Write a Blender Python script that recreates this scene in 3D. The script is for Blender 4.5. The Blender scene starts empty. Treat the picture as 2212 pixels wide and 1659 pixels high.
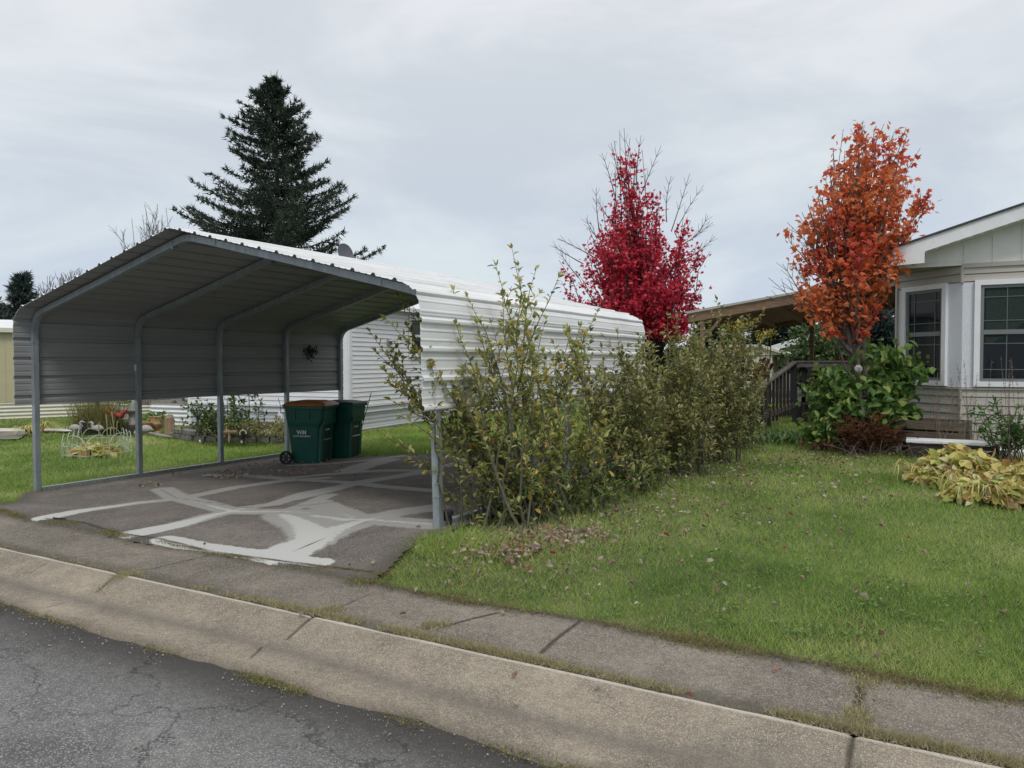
import bpy, math, random
import numpy as np
from mathutils import Vector, Matrix, noise as mnoise
R_ = math.radians
sc = bpy.context.scene
col = sc.collection
rng = np.random.default_rng(7)
random.seed(7)
V3 = lambda *a: np.array(a, float)

# ------------------------------------------------------------------ camera
FPX, PITCH, ROLL, YAW, EYE = 1596.7, -0.0294, -0.002, 0.5025, 1.6957      # focal length in pixels of a 2212 px wide frame
def cam_axes():
    cy, sy = math.cos(YAW), math.sin(YAW); Rr = V3(cy, sy, 0); F = V3(-sy, cy, 0); U = V3(0, 0, 1)
    cp, sp = math.cos(PITCH), math.sin(PITCH); F2 = F*cp+U*sp; U2 = U*cp-F*sp
    cr, sr = math.cos(ROLL), math.sin(ROLL)
    return Rr*cr+U2*sr, U2*cr-Rr*sr, F2
CR, CU, CF = cam_axes()
cam = bpy.data.cameras.new('camera'); camo = bpy.data.objects.new('camera', cam); col.objects.link(camo)
m = Matrix.Identity(4)
for i in range(3):
    m[i][0] = CR[i]; m[i][1] = CU[i]; m[i][2] = -CF[i]
m[2][3] = EYE
camo.matrix_world = m
cam.sensor_width = 36; cam.lens = 36*FPX/2212; cam.clip_start = 0.1; cam.clip_end = 2000
sc.camera = camo

# ------------------------------------------------------------------ sky, sun, exposure
SUN_EL, SUN_AZ = 52.0, 152.0                 # degrees; azimuth counter-clockwise from +x of the direction the light comes FROM is set below
sun_dir = V3(0.42, -0.62, 1.05); sun_dir /= np.linalg.norm(sun_dir)       # towards the sun
w = bpy.data.worlds.new('World'); sc.world = w; w.use_nodes = True
nt = w.node_tree; nt.nodes.clear(); N = nt.nodes.new; L = nt.links.new
out = N('ShaderNodeOutputWorld'); bg = N('ShaderNodeBackground'); L(bg.outputs[0], out.inputs[0]); bg.inputs[1].default_value = 0.1
sky = N('ShaderNodeTexSky'); sky.sky_type = 'NISHITA'; sky.sun_disc = False
sky.sun_elevation = math.asin(sun_dir[2]); sky.sun_rotation = math.atan2(sun_dir[0], sun_dir[1])
tc = N('ShaderNodeTexCoord'); mp = N('ShaderNodeMapping'); mp.inputs['Scale'].default_value = (1.0, 1.0, 3.2); mp.inputs['Rotation'].default_value = (0.12, 0.1, 0.5)
L(tc.outputs['Generated'], mp.inputs[0])
n1 = N('ShaderNodeTexNoise'); n1.inputs['Scale'].default_value = 2.1; n1.inputs['Detail'].default_value = 7; n1.inputs['Roughness'].default_value = 0.56; n1.inputs['Distortion'].default_value = 0.5
L(mp.outputs[0], n1.inputs[0])
sep = N('ShaderNodeSeparateXYZ'); L(tc.outputs['Generated'], sep.inputs[0])
def ramp(pts, src, interp='EASE'):
    r = N('ShaderNodeValToRGB'); r.color_ramp.interpolation = interp
    e = r.color_ramp.elements
    while len(e) < len(pts): e.new(0.5)
    for q, (p, c) in zip(e, pts): q.position = p; q.color = (*c, 1)
    L(src, r.inputs[0]); return r
lo = ramp([(0.0, (4.7, 5.4, 6.7)), (0.10, (4.9, 5.5, 6.6)), (0.25, (5.3, 5.8, 6.4)), (0.5, (6.1, 6.4, 6.7)), (1.0, (9.4, 9.4, 9.4))], sep.outputs['Z'], 'LINEAR')
hi = ramp([(0.0, (5.9, 6.6, 7.3)), (0.15, (6.3, 6.9, 7.2)), (0.45, (7.4, 7.5, 7.8)), (1.0, (11, 11, 11))], sep.outputs['Z'], 'LINEAR')
nr = ramp([(0.36, (0, 0, 0)), (0.64, (1, 1, 1))], n1.outputs['Fac'])
mx = N('ShaderNodeMix'); mx.data_type = 'RGBA'; L(nr.outputs[0], mx.inputs[0]); L(lo.outputs[0], mx.inputs[6]); L(hi.outputs[0], mx.inputs[7])
mx2 = N('ShaderNodeMix'); mx2.data_type = 'RGBA'; mx2.inputs[0].default_value = 0.93; L(sky.outputs[0], mx2.inputs[6]); L(mx.outputs[2], mx2.inputs[7])
L(mx2.outputs[2], bg.inputs[0])
sl = bpy.data.lights.new('sun', 'SUN'); sl.energy = 1.25; sl.angle = R_(14); sl.color = (1.0, 0.97, 0.92)
slo = bpy.data.objects.new('sun', sl); col.objects.link(slo); slo.rotation_euler = Vector(sun_dir).to_track_quat('Z', 'Y').to_euler()
sc.view_settings.view_transform = 'Standard'; sc.view_settings.look = 'None'; sc.view_settings.exposure = 0.22; sc.view_settings.gamma = 1

# ------------------------------------------------------------------ helpers
def sst(t): t = np.clip(t, 0, 1); return t*t*(3-2*t)
def G(x, y):
    """height of the ground"""
    x = np.asarray(x, float); y = np.asarray(y, float)
    z = np.interp(y, [-50, 2.76, 2.8, 3.12, 3.35, 3.5, 3.56, 60], [0, 0, -0.004, -0.022, 0.012, 0.045, 0.052, 0.052])
    return z + np.clip(0.036*(x+6.9), -0.2, 0.12)*sst((y-4.3)/1.4) + 0.0*x
def ray(px, py): return CF + CR*(px-1106)/FPX + CU*(829.5-py)/FPX
def gp(px, py, dz=0.0):
    """ground point seen at a place of the photograph"""
    d = ray(px, py); z = 0.05+dz
    for _ in range(12):
        t = (z-EYE)/d[2]; p = d*t; z = 0.5*z+0.5*(float(G(p[0], p[1]))+dz)
    return V3(p[0], p[1], float(G(p[0], p[1]))+dz)
def atY(px, py, Y): d = ray(px, py); p = d*(Y/d[1]); return V3(p[0], p[1], p[2]+EYE)
def atX(px, py, X): d = ray(px, py); p = d*(X/d[0]); return V3(p[0], p[1], p[2]+EYE)
def atD(px, py, depth): p = ray(px, py)*depth; return V3(p[0], p[1], p[2]+EYE)
def depth_of(p): return float(np.dot(np.asarray(p)-V3(0, 0, EYE), CF))

def srgb(r, g, b): return tuple(((c/255)/12.92 if c/255 <= 0.04045 else ((c/255+0.055)/1.055)**2.4) for c in (r, g, b))

class MB:
    def __init__(s): s.c = []; s.ids = []; s.cur = 0
    def add(s, V, F, mi=0):
        s.c.append((np.asarray(V, float).reshape(-1, 3), np.asarray(F, int), mi)); s.ids.append(s.cur); return s
    def box(s, c, size, rz=0, rx=0, ry=0, mi=0):
        s.cur += 1; h = np.array(size)/2
        v = np.array([[i, j, k] for k in (-1, 1) for j in (-1, 1) for i in (-1, 1)], float)*h
        M = np.array(Matrix.Rotation(rz, 3, 'Z') @ Matrix.Rotation(ry, 3, 'Y') @ Matrix.Rotation(rx, 3, 'X'))
        v = v@M.T+np.array(c)
        return s.add(v, [[0, 2, 3, 1], [4, 5, 7, 6], [0, 1, 5, 4], [2, 6, 7, 3], [0, 4, 6, 2], [1, 3, 7, 5]], mi)
    def beam(s, a, b, wd, ht, up=(0, 0, 1), mi=0):
        s.cur += 1; a = np.array(a, float); b = np.array(b, float); d = b-a; l = np.linalg.norm(d); d /= l
        sd = np.cross(d, up); sd /= np.linalg.norm(sd); u = np.cross(sd, d)
        v = [p+sd*i*wd/2+u*j*ht/2 for p in (a, b) for j in (-1, 1) for i in (-1, 1)]
        return s.add(v, [[0, 2, 3, 1], [4, 5, 7, 6], [0, 1, 5, 4], [2, 6, 7, 3], [0, 4, 6, 2], [1, 3, 7, 5]], mi)
    def tube(s, P, r, k=6, mi=0, cap=True):
        s.cur += 1; P = np.asarray(P, float); n = len(P); r = np.broadcast_to(np.asarray(r, float), (n,))
        T = np.gradient(P, axis=0); T /= np.linalg.norm(T, axis=1)[:, None]+1e-12
        u = np.cross(T[0], [0.31, 0.2, 0.93] if abs(T[0][2]) < .9 else [1, 0.1, 0]); u /= np.linalg.norm(u)
        ang = np.arange(k)*2*np.pi/k; ca, sa = np.cos(ang), np.sin(ang); V = []
        for i in range(n):
            u = u-T[i]*np.dot(u, T[i]); u /= np.linalg.norm(u)+1e-12; v = np.cross(T[i], u)
            V.append(P[i]+r[i]*(ca[:, None]*u+sa[:, None]*v))
        V = np.concatenate(V)
        a = np.arange(n-1)[:, None]*k; j = np.arange(k)[None]; j2 = (j+1) % k
        F = np.stack([a+j, a+j2, a+k+j2, a+k+j], -1).reshape(-1, 4)
        s.add(V, F, mi)
        if cap:
            for e, rev in ((0, 1), (n-1, 0)):
                f = np.arange(k)+0; ring = V[e*k:(e+1)*k]; c = ring.mean(0)
                tr = [[i, (i+1) % k, k] if not rev else [(i+1) % k, i, k] for i in range(k)]
                s.add(np.vstack([ring, c]), tr, mi)
        return s
    def lathe(s, c, prof, k=20, mi=0, sx=1, sy=1):
        s.cur += 1; prof = np.array(prof, float); ang = np.arange(k)*2*np.pi/k; n = len(prof)
        V = np.stack([np.outer(prof[:, 0], np.cos(ang))*sx, np.outer(prof[:, 0], np.sin(ang))*sy, np.repeat(prof[:, 1][:, None], k, 1)], -1).reshape(-1, 3)+np.array(c)
        a = np.arange(n-1)[:, None]*k; j = np.arange(k)[None]; j2 = (j+1) % k
        return s.add(V, np.stack([a+j, a+j2, a+k+j2, a+k+j], -1).reshape(-1, 4), mi)
    def prism(s, poly, axis_from, axis_to, mi=0):
        """polygon (n,3) extruded from +axis_from to +axis_to (vectors)"""
        s.cur += 1; P = np.array(poly, float); n = len(P); A = P+np.array(axis_from); B = P+np.array(axis_to)
        V = np.vstack([A, B]); F = [[i, (i+1) % n, n+(i+1) % n, n+i] for i in range(n)]
        s.add(V, F, mi); s.add(A, [list(range(n))[::-1]], mi); s.add(B, [list(range(n))], mi); return s
    def grid(s, X, Y, Z, mi=0):
        n, k = X.shape; V = np.stack([X, Y, Z], -1).reshape(-1, 3)
        i = np.arange(n-1)[:, None]*k; j = np.arange(k-1)[None]
        return s.add(V, np.stack([i+j, i+j+1, i+k+j+1, i+k+j], -1).reshape(-1, 4), mi)
    def build(s, name, mats, parent=None, smooth=False, bevel=0, attrs=None, **tags):
        if not isinstance(mats, (list, tuple)): mats = [mats]
        off = 0; VV = []; loops = []; starts = []; tot = []; mi = []; ls = 0
        for V, F, mm in s.c:
            if len(F) == 0: continue
            VV.append(V); F = np.asarray(F, int); k = F.shape[1]
            loops.append((F+off).ravel()); nF = len(F); starts.append(ls+np.arange(nF)*k); tot.append(np.full(nF, k)); mi.append(np.full(nF, mm)); ls += nF*k; off += len(V)
        me = bpy.data.meshes.new(name); VV = np.concatenate(VV)
        base = np.zeros(3)
        if parent is not None: base = np.array(parent.get('_w', parent.location), float)
        VV = VV-base
        loops = np.concatenate(loops); starts = np.concatenate(starts); tot = np.concatenate(tot); mi = np.concatenate(mi)
        me.vertices.add(len(VV)); me.vertices.foreach_set('co', VV.astype(np.float32).ravel())
        me.loops.add(len(loops)); me.loops.foreach_set('vertex_index', loops.astype(np.int32))
        me.polygons.add(len(starts)); me.polygons.foreach_set('loop_start', starts.astype(np.int32)); me.polygons.foreach_set('loop_total', tot.astype(np.int32))
        me.polygons.foreach_set('material_index', mi.astype(np.int32))
        me.polygons.foreach_set('use_smooth', np.full(len(starts), bool(smooth)))
        for mt in mats: me.materials.append(mt)
        me.update(calc_edges=True)
        if attrs:
            for k_, v_ in attrs.items():
                a_ = me.attributes.new(k_, 'FLOAT', 'POINT'); a_.data.foreach_set('value', np.asarray(v_, np.float32))
        o = bpy.data.objects.new(name, me); col.objects.link(o)
        if parent is not None:
            o.parent = parent; o['_w'] = list(base) 
        else: o['_w'] = [0.0, 0.0, 0.0]
        if bevel:
            b = o.modifiers.new('bevel', 'BEVEL'); b.width = bevel; b.segments = 2; b.limit_method = 'ANGLE'
        tag(o, **tags)
        return o
def build_each(mb, name, mats, parent=None, **k):
    out = []
    for i in sorted(set(mb.ids)):
        m2 = MB(); m2.c = [c for c, j in zip(mb.c, mb.ids) if j == i]; out.append(m2.build(name, mats, parent, **k))
    return out
MB.build_each = build_each
def tag(o, label=None, cat=None, group=None, kind=None):
    if label: o['label'] = label
    if cat: o['category'] = cat
    if group: o['group'] = group
    if kind: o['kind'] = kind
    return o
def thing(name, label, cat, loc=(0, 0, 0), group=None):
    o = bpy.data.objects.new(name, None); col.objects.link(o); o.location = loc; o.empty_display_size = 0.2
    o['_w'] = [float(a) for a in loc]
    return tag(o, label, cat, group)
def dup(o, delta, label=None):
    c = o.copy(); col.objects.link(c); c.location = Vector(o.location)+Vector(delta)
    if label: c['label'] = label
    def rec(src, dst):
        for ch in src.children:
            d = ch.copy(); col.objects.link(d); d.parent = dst; rec(ch, d)
    rec(o, c); return c

# ------------------------------------------------------------------ materials
def newmat(name):
    m = bpy.data.materials.new(name); m.use_nodes = True; nt = m.node_tree; b = nt.nodes['Principled BSDF']; return m, nt, b
def mat(name, c, rough=0.7, var=0.12, scale=6.0, bump=0.0, bscale=60.0, metal=0.0, spec=0.4, stretch=(1, 1, 1), dirt=None, dirt_scale=1.5, dirt_amt=0.5):
    m, nt, b = newmat(name); n = nt.nodes.new; l = nt.links.new
    tcn = n('ShaderNodeTexCoord'); mpn = n('ShaderNodeMapping'); mpn.inputs['Scale'].default_value = stretch; l(tcn.outputs['Object'], mpn.inputs[0])
    no = n('ShaderNodeTexNoise'); no.inputs['Scale'].default_value = scale; no.inputs['Detail'].default_value = 6; no.inputs['Roughness'].default_value = 0.6; l(mpn.outputs[0], no.inputs[0])
    r = n('ShaderNodeValToRGB'); r.color_ramp.elements[0].position = 0.3; r.color_ramp.elements[1].position = 0.7
    r.color_ramp.elements[0].color = (*[x*(1-var) for x in c], 1); r.color_ramp.elements[1].color = (*[min(1, x*(1+var)) for x in c], 1)
    l(no.outputs['Fac'], r.inputs[0]); src = r.outputs[0]
    if dirt:
        n2 = n('ShaderNodeTexNoise'); n2.inputs['Scale'].default_value = dirt_scale; n2.inputs['Detail'].default_value = 8; n2.inputs['Roughness'].default_value = 0.7; l(mpn.outputs[0], n2.inputs[0])
        r2 = n('ShaderNodeMapRange'); r2.inputs[1].default_value = 0.48; r2.inputs[2].default_value = 0.72; r2.inputs[4].default_value = dirt_amt; l(n2.outputs['Fac'], r2.inputs[0])
        mm = n('ShaderNodeMix'); mm.data_type = 'RGBA'; l(r2.outputs[0], mm.inputs[0]); l(src, mm.inputs[6]); mm.inputs[7].default_value = (*dirt, 1); src = mm.outputs[2]
    l(src, b.inputs['Base Color']); b.inputs['Roughness'].default_value = rough; b.inputs['Metallic'].default_value = metal
    b.inputs['Specular IOR Level'].default_value = spec
    if bump:
        nb = n('ShaderNodeTexNoise'); nb.inputs['Scale'].default_value = bscale; nb.inputs['Detail'].default_value = 4; l(mpn.outputs[0], nb.inputs[0])
        bm = n('ShaderNodeBump'); bm.inputs['Strength'].default_value = bump; bm.inputs['Distance'].default_value = 0.02; l(nb.outputs['Fac'], bm.inputs['Height']); l(bm.outputs[0], b.inputs['Normal'])
    return m
def leafmat(name, cols, rough=0.55, trans=0.25, big=None, bigscale=0.6):
    """colour picked per leaf"""
    m, nt, b = newmat(name); n = nt.nodes.new; l = nt.links.new
    g = n('ShaderNodeNewGeometry'); r = n('ShaderNodeValToRGB'); e = r.color_ramp.elements; r.color_ramp.interpolation = 'LINEAR'
    while len(e) < len(cols): e.new(0.5)
    for i, (q, c) in enumerate(zip(e, cols)): q.position = i/(len(cols)-1); q.color = (*c, 1)
    src = g.outputs['Random Per Island']
    if big:
        tcn = n('ShaderNodeTexCoord'); no = n('ShaderNodeTexNoise'); no.inputs['Scale'].default_value = bigscale; no.inputs['Detail'].default_value = 2; l(tcn.outputs['Object'], no.inputs[0])
        mr = n('ShaderNodeMapRange'); mr.inputs[1].default_value = 0.35; mr.inputs[2].default_value = 0.65; l(no.outputs['Fac'], mr.inputs[0])
        mm = n('ShaderNodeMix'); mm.inputs[0].default_value = big; l(src, mm.inputs[2]); l(mr.outputs[0], mm.inputs[3]); src = mm.outputs[0]
    l(src, r.inputs[0]); l(r.outputs[0], b.inputs['Base Color']); b.inputs['Roughness'].default_value = rough; b.inputs['Specular IOR Level'].default_value = 0.3
    if trans:
        t = n('ShaderNodeBsdfTranslucent'); l(r.outputs[0], t.inputs[0]); ms = n('ShaderNodeMixShader'); ms.inputs[0].default_value = trans
        l(b.outputs[0], ms.inputs[1]); l(t.outputs[0], ms.inputs[2]); l(ms.outputs[0], nt.nodes['Material Output'].inputs[0])
    return m

# leaf templates: (verts (x across, y along, z out), faces)
LEAF = (np.array([[0, 0, 0], [-.5, .38, .12], [.5, .38, .12], [0, .4, 0], [-.33, .75, .05], [.33, .75, .05], [0, .72, -.04], [0, 1, -.12]]),
        [[0, 3, 1, 1], [0, 2, 3, 3], [1, 3, 6, 4], [3, 2, 5, 6], [4, 6, 7, 7], [6, 5, 7, 7]])
LEAF_T = (LEAF[0], np.array([[0, 3, 1], [0, 2, 3], [1, 3, 6], [1, 6, 4], [3, 2, 5], [3, 5, 6], [4, 6, 7], [6, 5, 7]]))
LEAF_S = (np.array([[0, 0, 0], [-.5, .45, .1], [.5, .45, .1], [0, 1, -.08]]), np.array([[0, 3, 1], [0, 2, 3]]))
_mo = [(0, 0), (.18, .1), (.5, .02), (.36, .3), (.62, .52), (.3, .55), (.2, .66), (0, 1.05), (-.2, .66), (-.3, .55), (-.62, .52), (-.36, .3), (-.5, .02), (-.18, .1)]
MAPLE = (np.array([(0, .38, .05)]+[(a, b, -.12*abs(a)-.06*b) for a, b in _mo]), np.array([[0, 1+i, 1+(i+1) % 14] for i in range(14)]))
NEEDLE = (np.array([[-.5, 0, 0], [.5, 0, 0], [0, 1, 0]]), np.array([[0, 1, 2]]))
def unit(a): return a/(np.linalg.norm(a, axis=-1, keepdims=True)+1e-9)
def scatter(mb, tpl, P, D, Nn, Ln, Wd, mi=0):
    P = np.asarray(P, float); n = len(P)
    if n == 0: return
    D = unit(np.asarray(D, float)); X = unit(np.cross(D, Nn)); Z = np.cross(X, D)
    T, F = tpl; Ln = np.broadcast_to(Ln, (n,))[:, None, None]; Wd = np.broadcast_to(Wd, (n,))[:, None, None]
    V = P[:, None]+X[:, None]*T[None, :, 0:1]*Wd+D[:, None]*T[None, :, 1:2]*Ln+Z[:, None]*T[None, :, 2:3]*Ln
    k = len(T); Fa = (F[None]+np.arange(n)[:, None, None]*k).reshape(-1, F.shape[1])
    mb.add(V.reshape(-1, 3), Fa, mi)
def rdir(n, up=0.0, s=1.0): return unit(rng.normal(size=(n, 3))*s+np.array([0, 0, up]))

M = {}
M['white_siding'] = mat('white_vinyl', (0.74, 0.75, 0.77), 0.5, 0.04, 2, dirt=(0.55, 0.55, 0.52), dirt_scale=1.2, dirt_amt=0.25, stretch=(1, 1, 3))
M['white_metal'] = mat('white_sheet_metal', (0.73, 0.745, 0.75), 0.34, 0.05, 3, dirt=(0.42, 0.42, 0.39), dirt_scale=2.2, dirt_amt=0.5, stretch=(1, .35, 1.6), bump=0.03, bscale=2.0)
M['roof_back'] = mat('bare_sheet_back', (0.275, 0.285, 0.285), 0.45, 0.09, 1.5, bump=0.1, bscale=3, dirt=(0.18, 0.18, 0.18), dirt_scale=.7, dirt_amt=0.4, stretch=(1, .4, 1))
M['galv'] = mat('galvanized_steel', (0.31, 0.35, 0.37), 0.42, 0.22, 9, bump=0.05, bscale=30, metal=0.35, dirt=(0.22, 0.22, 0.2), dirt_scale=3, dirt_amt=0.4, stretch=(2, 2, .5))
M['tan'] = mat('tan_panel', (0.47, 0.43, 0.27), 0.6, 0.05, 3, dirt=(0.38, 0.36, 0.26), dirt_amt=0.3)
M['beige_siding'] = mat('grey_tan_vinyl', (0.43, 0.405, 0.36), 0.55, 0.04, 3, dirt=(0.33, 0.32, 0.3), dirt_amt=0.3, stretch=(1, 1, 3))
M['white_paint'] = mat('white_paint', (0.74, 0.75, 0.77), 0.5, 0.05, 4, bump=0.08, bscale=25, dirt=(0.5, 0.5, 0.48), dirt_scale=2.5, dirt_amt=0.3)
M['stucco'] = mat('white_textured_panel', (0.66, 0.69, 0.74), 0.75, 0.10, 60, bump=0.5, bscale=70)
M['batten'] = mat('white_panel', (0.74, 0.74, 0.71), 0.6, 0.05, 4, dirt=(0.48, 0.48, 0.46), dirt_amt=0.35)
M['sash'] = mat('grey_window_frame', (0.17, 0.18, 0.185), 0.5, 0.06, 10)
M['shingle'] = mat('dark_shingle', (0.06, 0.06, 0.065), 0.9, 0.3, 30, bump=0.5, bscale=60)
M['bark'] = mat('grey_bark', (0.115, 0.10, 0.085), 0.9, 0.35, 25, bump=0.6, bscale=60, stretch=(1, 1, .3))
M['bark_dark'] = mat('dark_bark', (0.045, 0.037, 0.032), 0.95, 0.35, 20, bump=0.6, bscale=40, stretch=(1, 1, .3))
M['stem'] = mat('olive_stem', (0.085, 0.085, 0.055), 0.8, 0.35, 14, bump=0.2, bscale=80)
M['stem_red'] = mat('reddish_twig', (0.07, 0.042, 0.032), 0.8, 0.35, 14)
M['drytwig'] = mat('dry_twig', (0.17, 0.13, 0.105), 0.85, 0.3, 14)
M['green_plastic'] = mat('dark_green_plastic', (0.004, 0.078, 0.055), 0.42, 0.1, 4, bump=0.04, bscale=90, dirt=(0.02, 0.095, 0.075), dirt_scale=3, dirt_amt=0.35)
M['orange_plastic'] = mat('orange_plastic', (0.34, 0.135, 0.035), 0.45, 0.1, 5, dirt=(0.3, 0.14, 0.05), dirt_scale=5, dirt_amt=0.4)
M['green_lid'] = mat('green_black_plastic', (0.02, 0.045, 0.045), 0.5, 0.1, 4, dirt=(0.07, 0.09, 0.09), dirt_scale=4, dirt_amt=0.5)
M['black'] = mat('black_rubber', (0.012, 0.012, 0.014), 0.6, 0.2, 20)
M['iron'] = mat('black_iron', (0.02, 0.02, 0.022), 0.55, 0.3, 20)
M['dark_wood'] = mat('dark_stained_wood', (0.018, 0.014, 0.016), 0.8, 0.4, 10, bump=0.3, bscale=40, stretch=(4, 4, .6))
M['rail_top'] = mat('worn_dark_rail', (0.10, 0.085, 0.085), 0.75, 0.35, 10, bump=0.3, bscale=40)
M['cedar'] = mat('cedar_board', (0.21, 0.135, 0.085), 0.8, 0.35, 5, bump=0.3, bscale=40, stretch=(.6, 5, 5))
M['cedar_l'] = mat('new_deck_board', (0.33, 0.23, 0.125), 0.8, 0.3, 5, bump=0.3, bscale=40, stretch=(.6, 5, 5))
M['old_wood'] = mat('weathered_plank', (0.13, 0.105, 0.075), 0.9, 0.4, 6, bump=0.6, bscale=50, stretch=(.6, 4, 6), dirt=(0.05, 0.042, 0.03), dirt_scale=3, dirt_amt=0.7)
M['grey_wood'] = mat('grey_weathered_wood', (0.24, 0.225, 0.20), 0.9, 0.25, 6, bump=0.4, bscale=50)
M['stone'] = mat('garden_stone', (0.17, 0.16, 0.15), 0.9, 0.35, 9, bump=0.8, bscale=25, dirt=(0.06, 0.07, 0.04), dirt_scale=4, dirt_amt=0.6)
M['cement'] = mat('cast_cement', (0.36, 0.35, 0.33), 0.9, 0.2, 9, bump=0.5, bscale=40, dirt=(0.15, 0.15, 0.13), dirt_scale=4, dirt_amt=0.6)
M['terra'] = mat('terracotta_plastic', (0.47, 0.30, 0.15), 0.7, 0.12, 9, dirt=(0.25, 0.16, 0.09), dirt_scale=5, dirt_amt=0.5)
M['stump'] = mat('split_log', (0.27, 0.19, 0.12), 0.9, 0.35, 8, bump=0.6, bscale=30, stretch=(4, 4, .5))
M['red'] = mat('red_paint', (0.34, 0.035, 0.035), 0.5, 0.2, 8)
M['dark_red'] = mat('dark_red_plastic', (0.16, 0.012, 0.022), 0.5, 0.2, 8)
M['white_obj'] = mat('white_plastic', (0.72, 0.73, 0.74), 0.5, 0.05, 6)
M['hoop'] = mat('pale_green_wire', (0.40, 0.47, 0.36), 0.5, 0.15, 9)
M['ink'] = mat('white_print', (0.55, 0.60, 0.60), 0.7, 0.05, 30)
M['soil'] = mat('dark_soil', (0.055, 0.045, 0.035), 1.0, 0.4, 20, bump=0.8, bscale=30)
M['skirt'] = mat('grey_skirting', (0.46, 0.49, 0.50), 0.5, 0.05, 3, dirt=(0.33, 0.34, 0.32), dirt_amt=0.4)
M['dish'] = mat('grey_dish', (0.10, 0.10, 0.12), 0.5, 0.1, 5)
M['far_siding'] = mat('grey_siding_far', (0.13, 0.14, 0.15), 0.7, 0.1, 3)
M['cream'] = mat('cream_metal', (0.62, 0.60, 0.50), 0.6, 0.05, 3)
M['sticker'] = mat('yellow_paper', (0.13, 0.14, 0.02), 0.8, 0.05, 3)
def glass():
    m, nt, b = newmat('dark_window_glass'); b.inputs['Base Color'].default_value = (0.006, 0.008, 0.010, 1); b.inputs['Roughness'].default_value = 0.04
    b.inputs['Specular IOR Level'].default_value = 0.26
    n = nt.nodes.new; l = nt.links.new; tcn = n('ShaderNodeTexCoord'); no = n('ShaderNodeTexNoise'); no.inputs['Scale'].default_value = 1.3; l(tcn.outputs['Object'], no.inputs[0])
    bm = n('ShaderNodeBump'); bm.inputs['Strength'].default_value = 0.05; l(no.outputs['Fac'], bm.inputs['Height']); l(bm.outputs[0], b.inputs['Normal'])
    return m
M['glass'] = glass()
M['poly'] = leafmat('translucent_roof_sheet', [(.6, .6, .58), (.62, .62, .6)], .4, .75)
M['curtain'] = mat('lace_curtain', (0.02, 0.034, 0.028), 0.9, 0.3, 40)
# ------------------------------------------------------------------ carport geometry constants
CX0, CY0, CW, CS, CROT = -10.66, 5.76, 6.8, 1.509, -0.0215
def CT(u, v, z=0.0):
    u = np.asarray(u, float); v = np.asarray(v, float); z = np.asarray(z, float)
    x = CX0+u*math.cos(CROT)-v*math.sin(CROT); y = CY0+u*math.sin(CROT)+v*math.cos(CROT)
    x = x-0.05*np.clip((z-0.2)/2, 0, 1)*np.clip((u-3.4)/3.4, 0, 1)      # the right side leans in a little
    return np.stack(np.broadcast_arrays(x, y, z), -1)
# ------------------------------------------------------------------ paving fields
def segdist(P, A, B):
    d = B-A; t = np.clip(((P-A)@d)/(d@d+1e-9), 0, 1); return np.linalg.norm(P-(A+t[:, None]*d), axis=1)
def polyfield(P, polys):
    f = np.full(len(P), 9.0)
    for pts, hw in polys:
        pts = np.array(pts)
        hws = np.broadcast_to(hw, (len(pts),))
        for a, b, h1, h2 in zip(pts[:-1], pts[1:], hws[:-1], hws[1:]):
            f = np.minimum(f, segdist(P, a, b)/(0.5*(h1+h2)))
    return f
def c2(L): return [gp(x*.4232, 1008+y*.4232)[:2] for x, y in L]
def c3(L): return [gp(792+.3907*x, 1080+.3907*y)[:2] for x, y in L]
def c4(L): return [gp(504+.2278*x, 756+.2278*y)[:2] for x, y in L]
def c5(L): return [gp(1440+.349*x, 1080+.349*y)[:2] for x, y in L]
PATCH = [(c2([(240,265),(450,225),(700,190),(900,170),(1010,150),(1200,110),(1450,75),(1650,62)]), .11),
 (c2([(700,345),(900,305),(1100,250),(1270,215)]), .13), (c2([(1270,215),(1400,195),(1560,140),(1800,95),(2000,60),(2212,25)]), .10),
 (c2([(840,375),(1000,410),(1200,440),(1400,462)]), .10), (c2([(1400,470),(1500,480),(1640,497)]), .09),
 (c2([(1440,455),(1560,400),(1700,330),(1880,275)]), .21), (c2([(1880,275),(2030,240),(2212,215)]), .16),
 (c2([(830,118),(900,160),(1040,195),(1200,235)]), .13), (c2([(1200,235),(1450,235),(1600,240)]), .13), (c2([(1450,250),(1560,300),(1620,370)]), .2),
 (c2([(1600,255),(1750,275),(1880,275),(2212,300)]), .17), (c2([(1620,190),(1700,225),(1800,265)]), .16), (c2([(1450,235),(1560,200),(1680,150)]), .09),
 (c2([(1780,85),(1950,105),(2212,128)]), .09), (c2([(1060,45),(1250,50),(1500,70),(1780,85)]), .08),
 (c4([(0,1190),(500,1225),(900,1185),(1400,1150),(1900,1150)]), .09), (c4([(560,1100),(900,1085),(1300,1050),(1600,1010)]), .09),
 (c4([(1110,1150),(1250,1100),(1450,1050)]), .2), (c4([(560,1420),(900,1340),(1200,1260),(1500,1215),(1850,1150)]), .12), (c4([(2000,1110),(2212,1060)]), .1)]
DCRACK = [(c2([(235,270),(420,290),(600,345),(820,375),(1080,440),(1300,470),(1640,515),(1900,545)]), .02), (c2([(820,120),(900,165),(1260,215),(1600,200),(2000,140)]), .012),
 (c2([(1880,285),(1700,350),(1500,440)]), .012), (c4([(0,1200),(500,1225),(1400,1190)]), .014)]
WJOINT = [(c2([(590,365),(700,340)]), .012), (c2([(720,535),(960,480),(1110,445)]), .014), (c2([(360,470),(560,415),(700,385)]), .01), (c3([(430,700),(600,655),(780,615)]), .02),
 (c3([(965,845),(1060,760),(1190,665)]), .02), (c5([(1215,1080),(1195,1200),(1175,1330)]), .03), (c2([(1720,725),(1880,650)]), .012), (c2([(30,345),(200,300)]), .01)]
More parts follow.
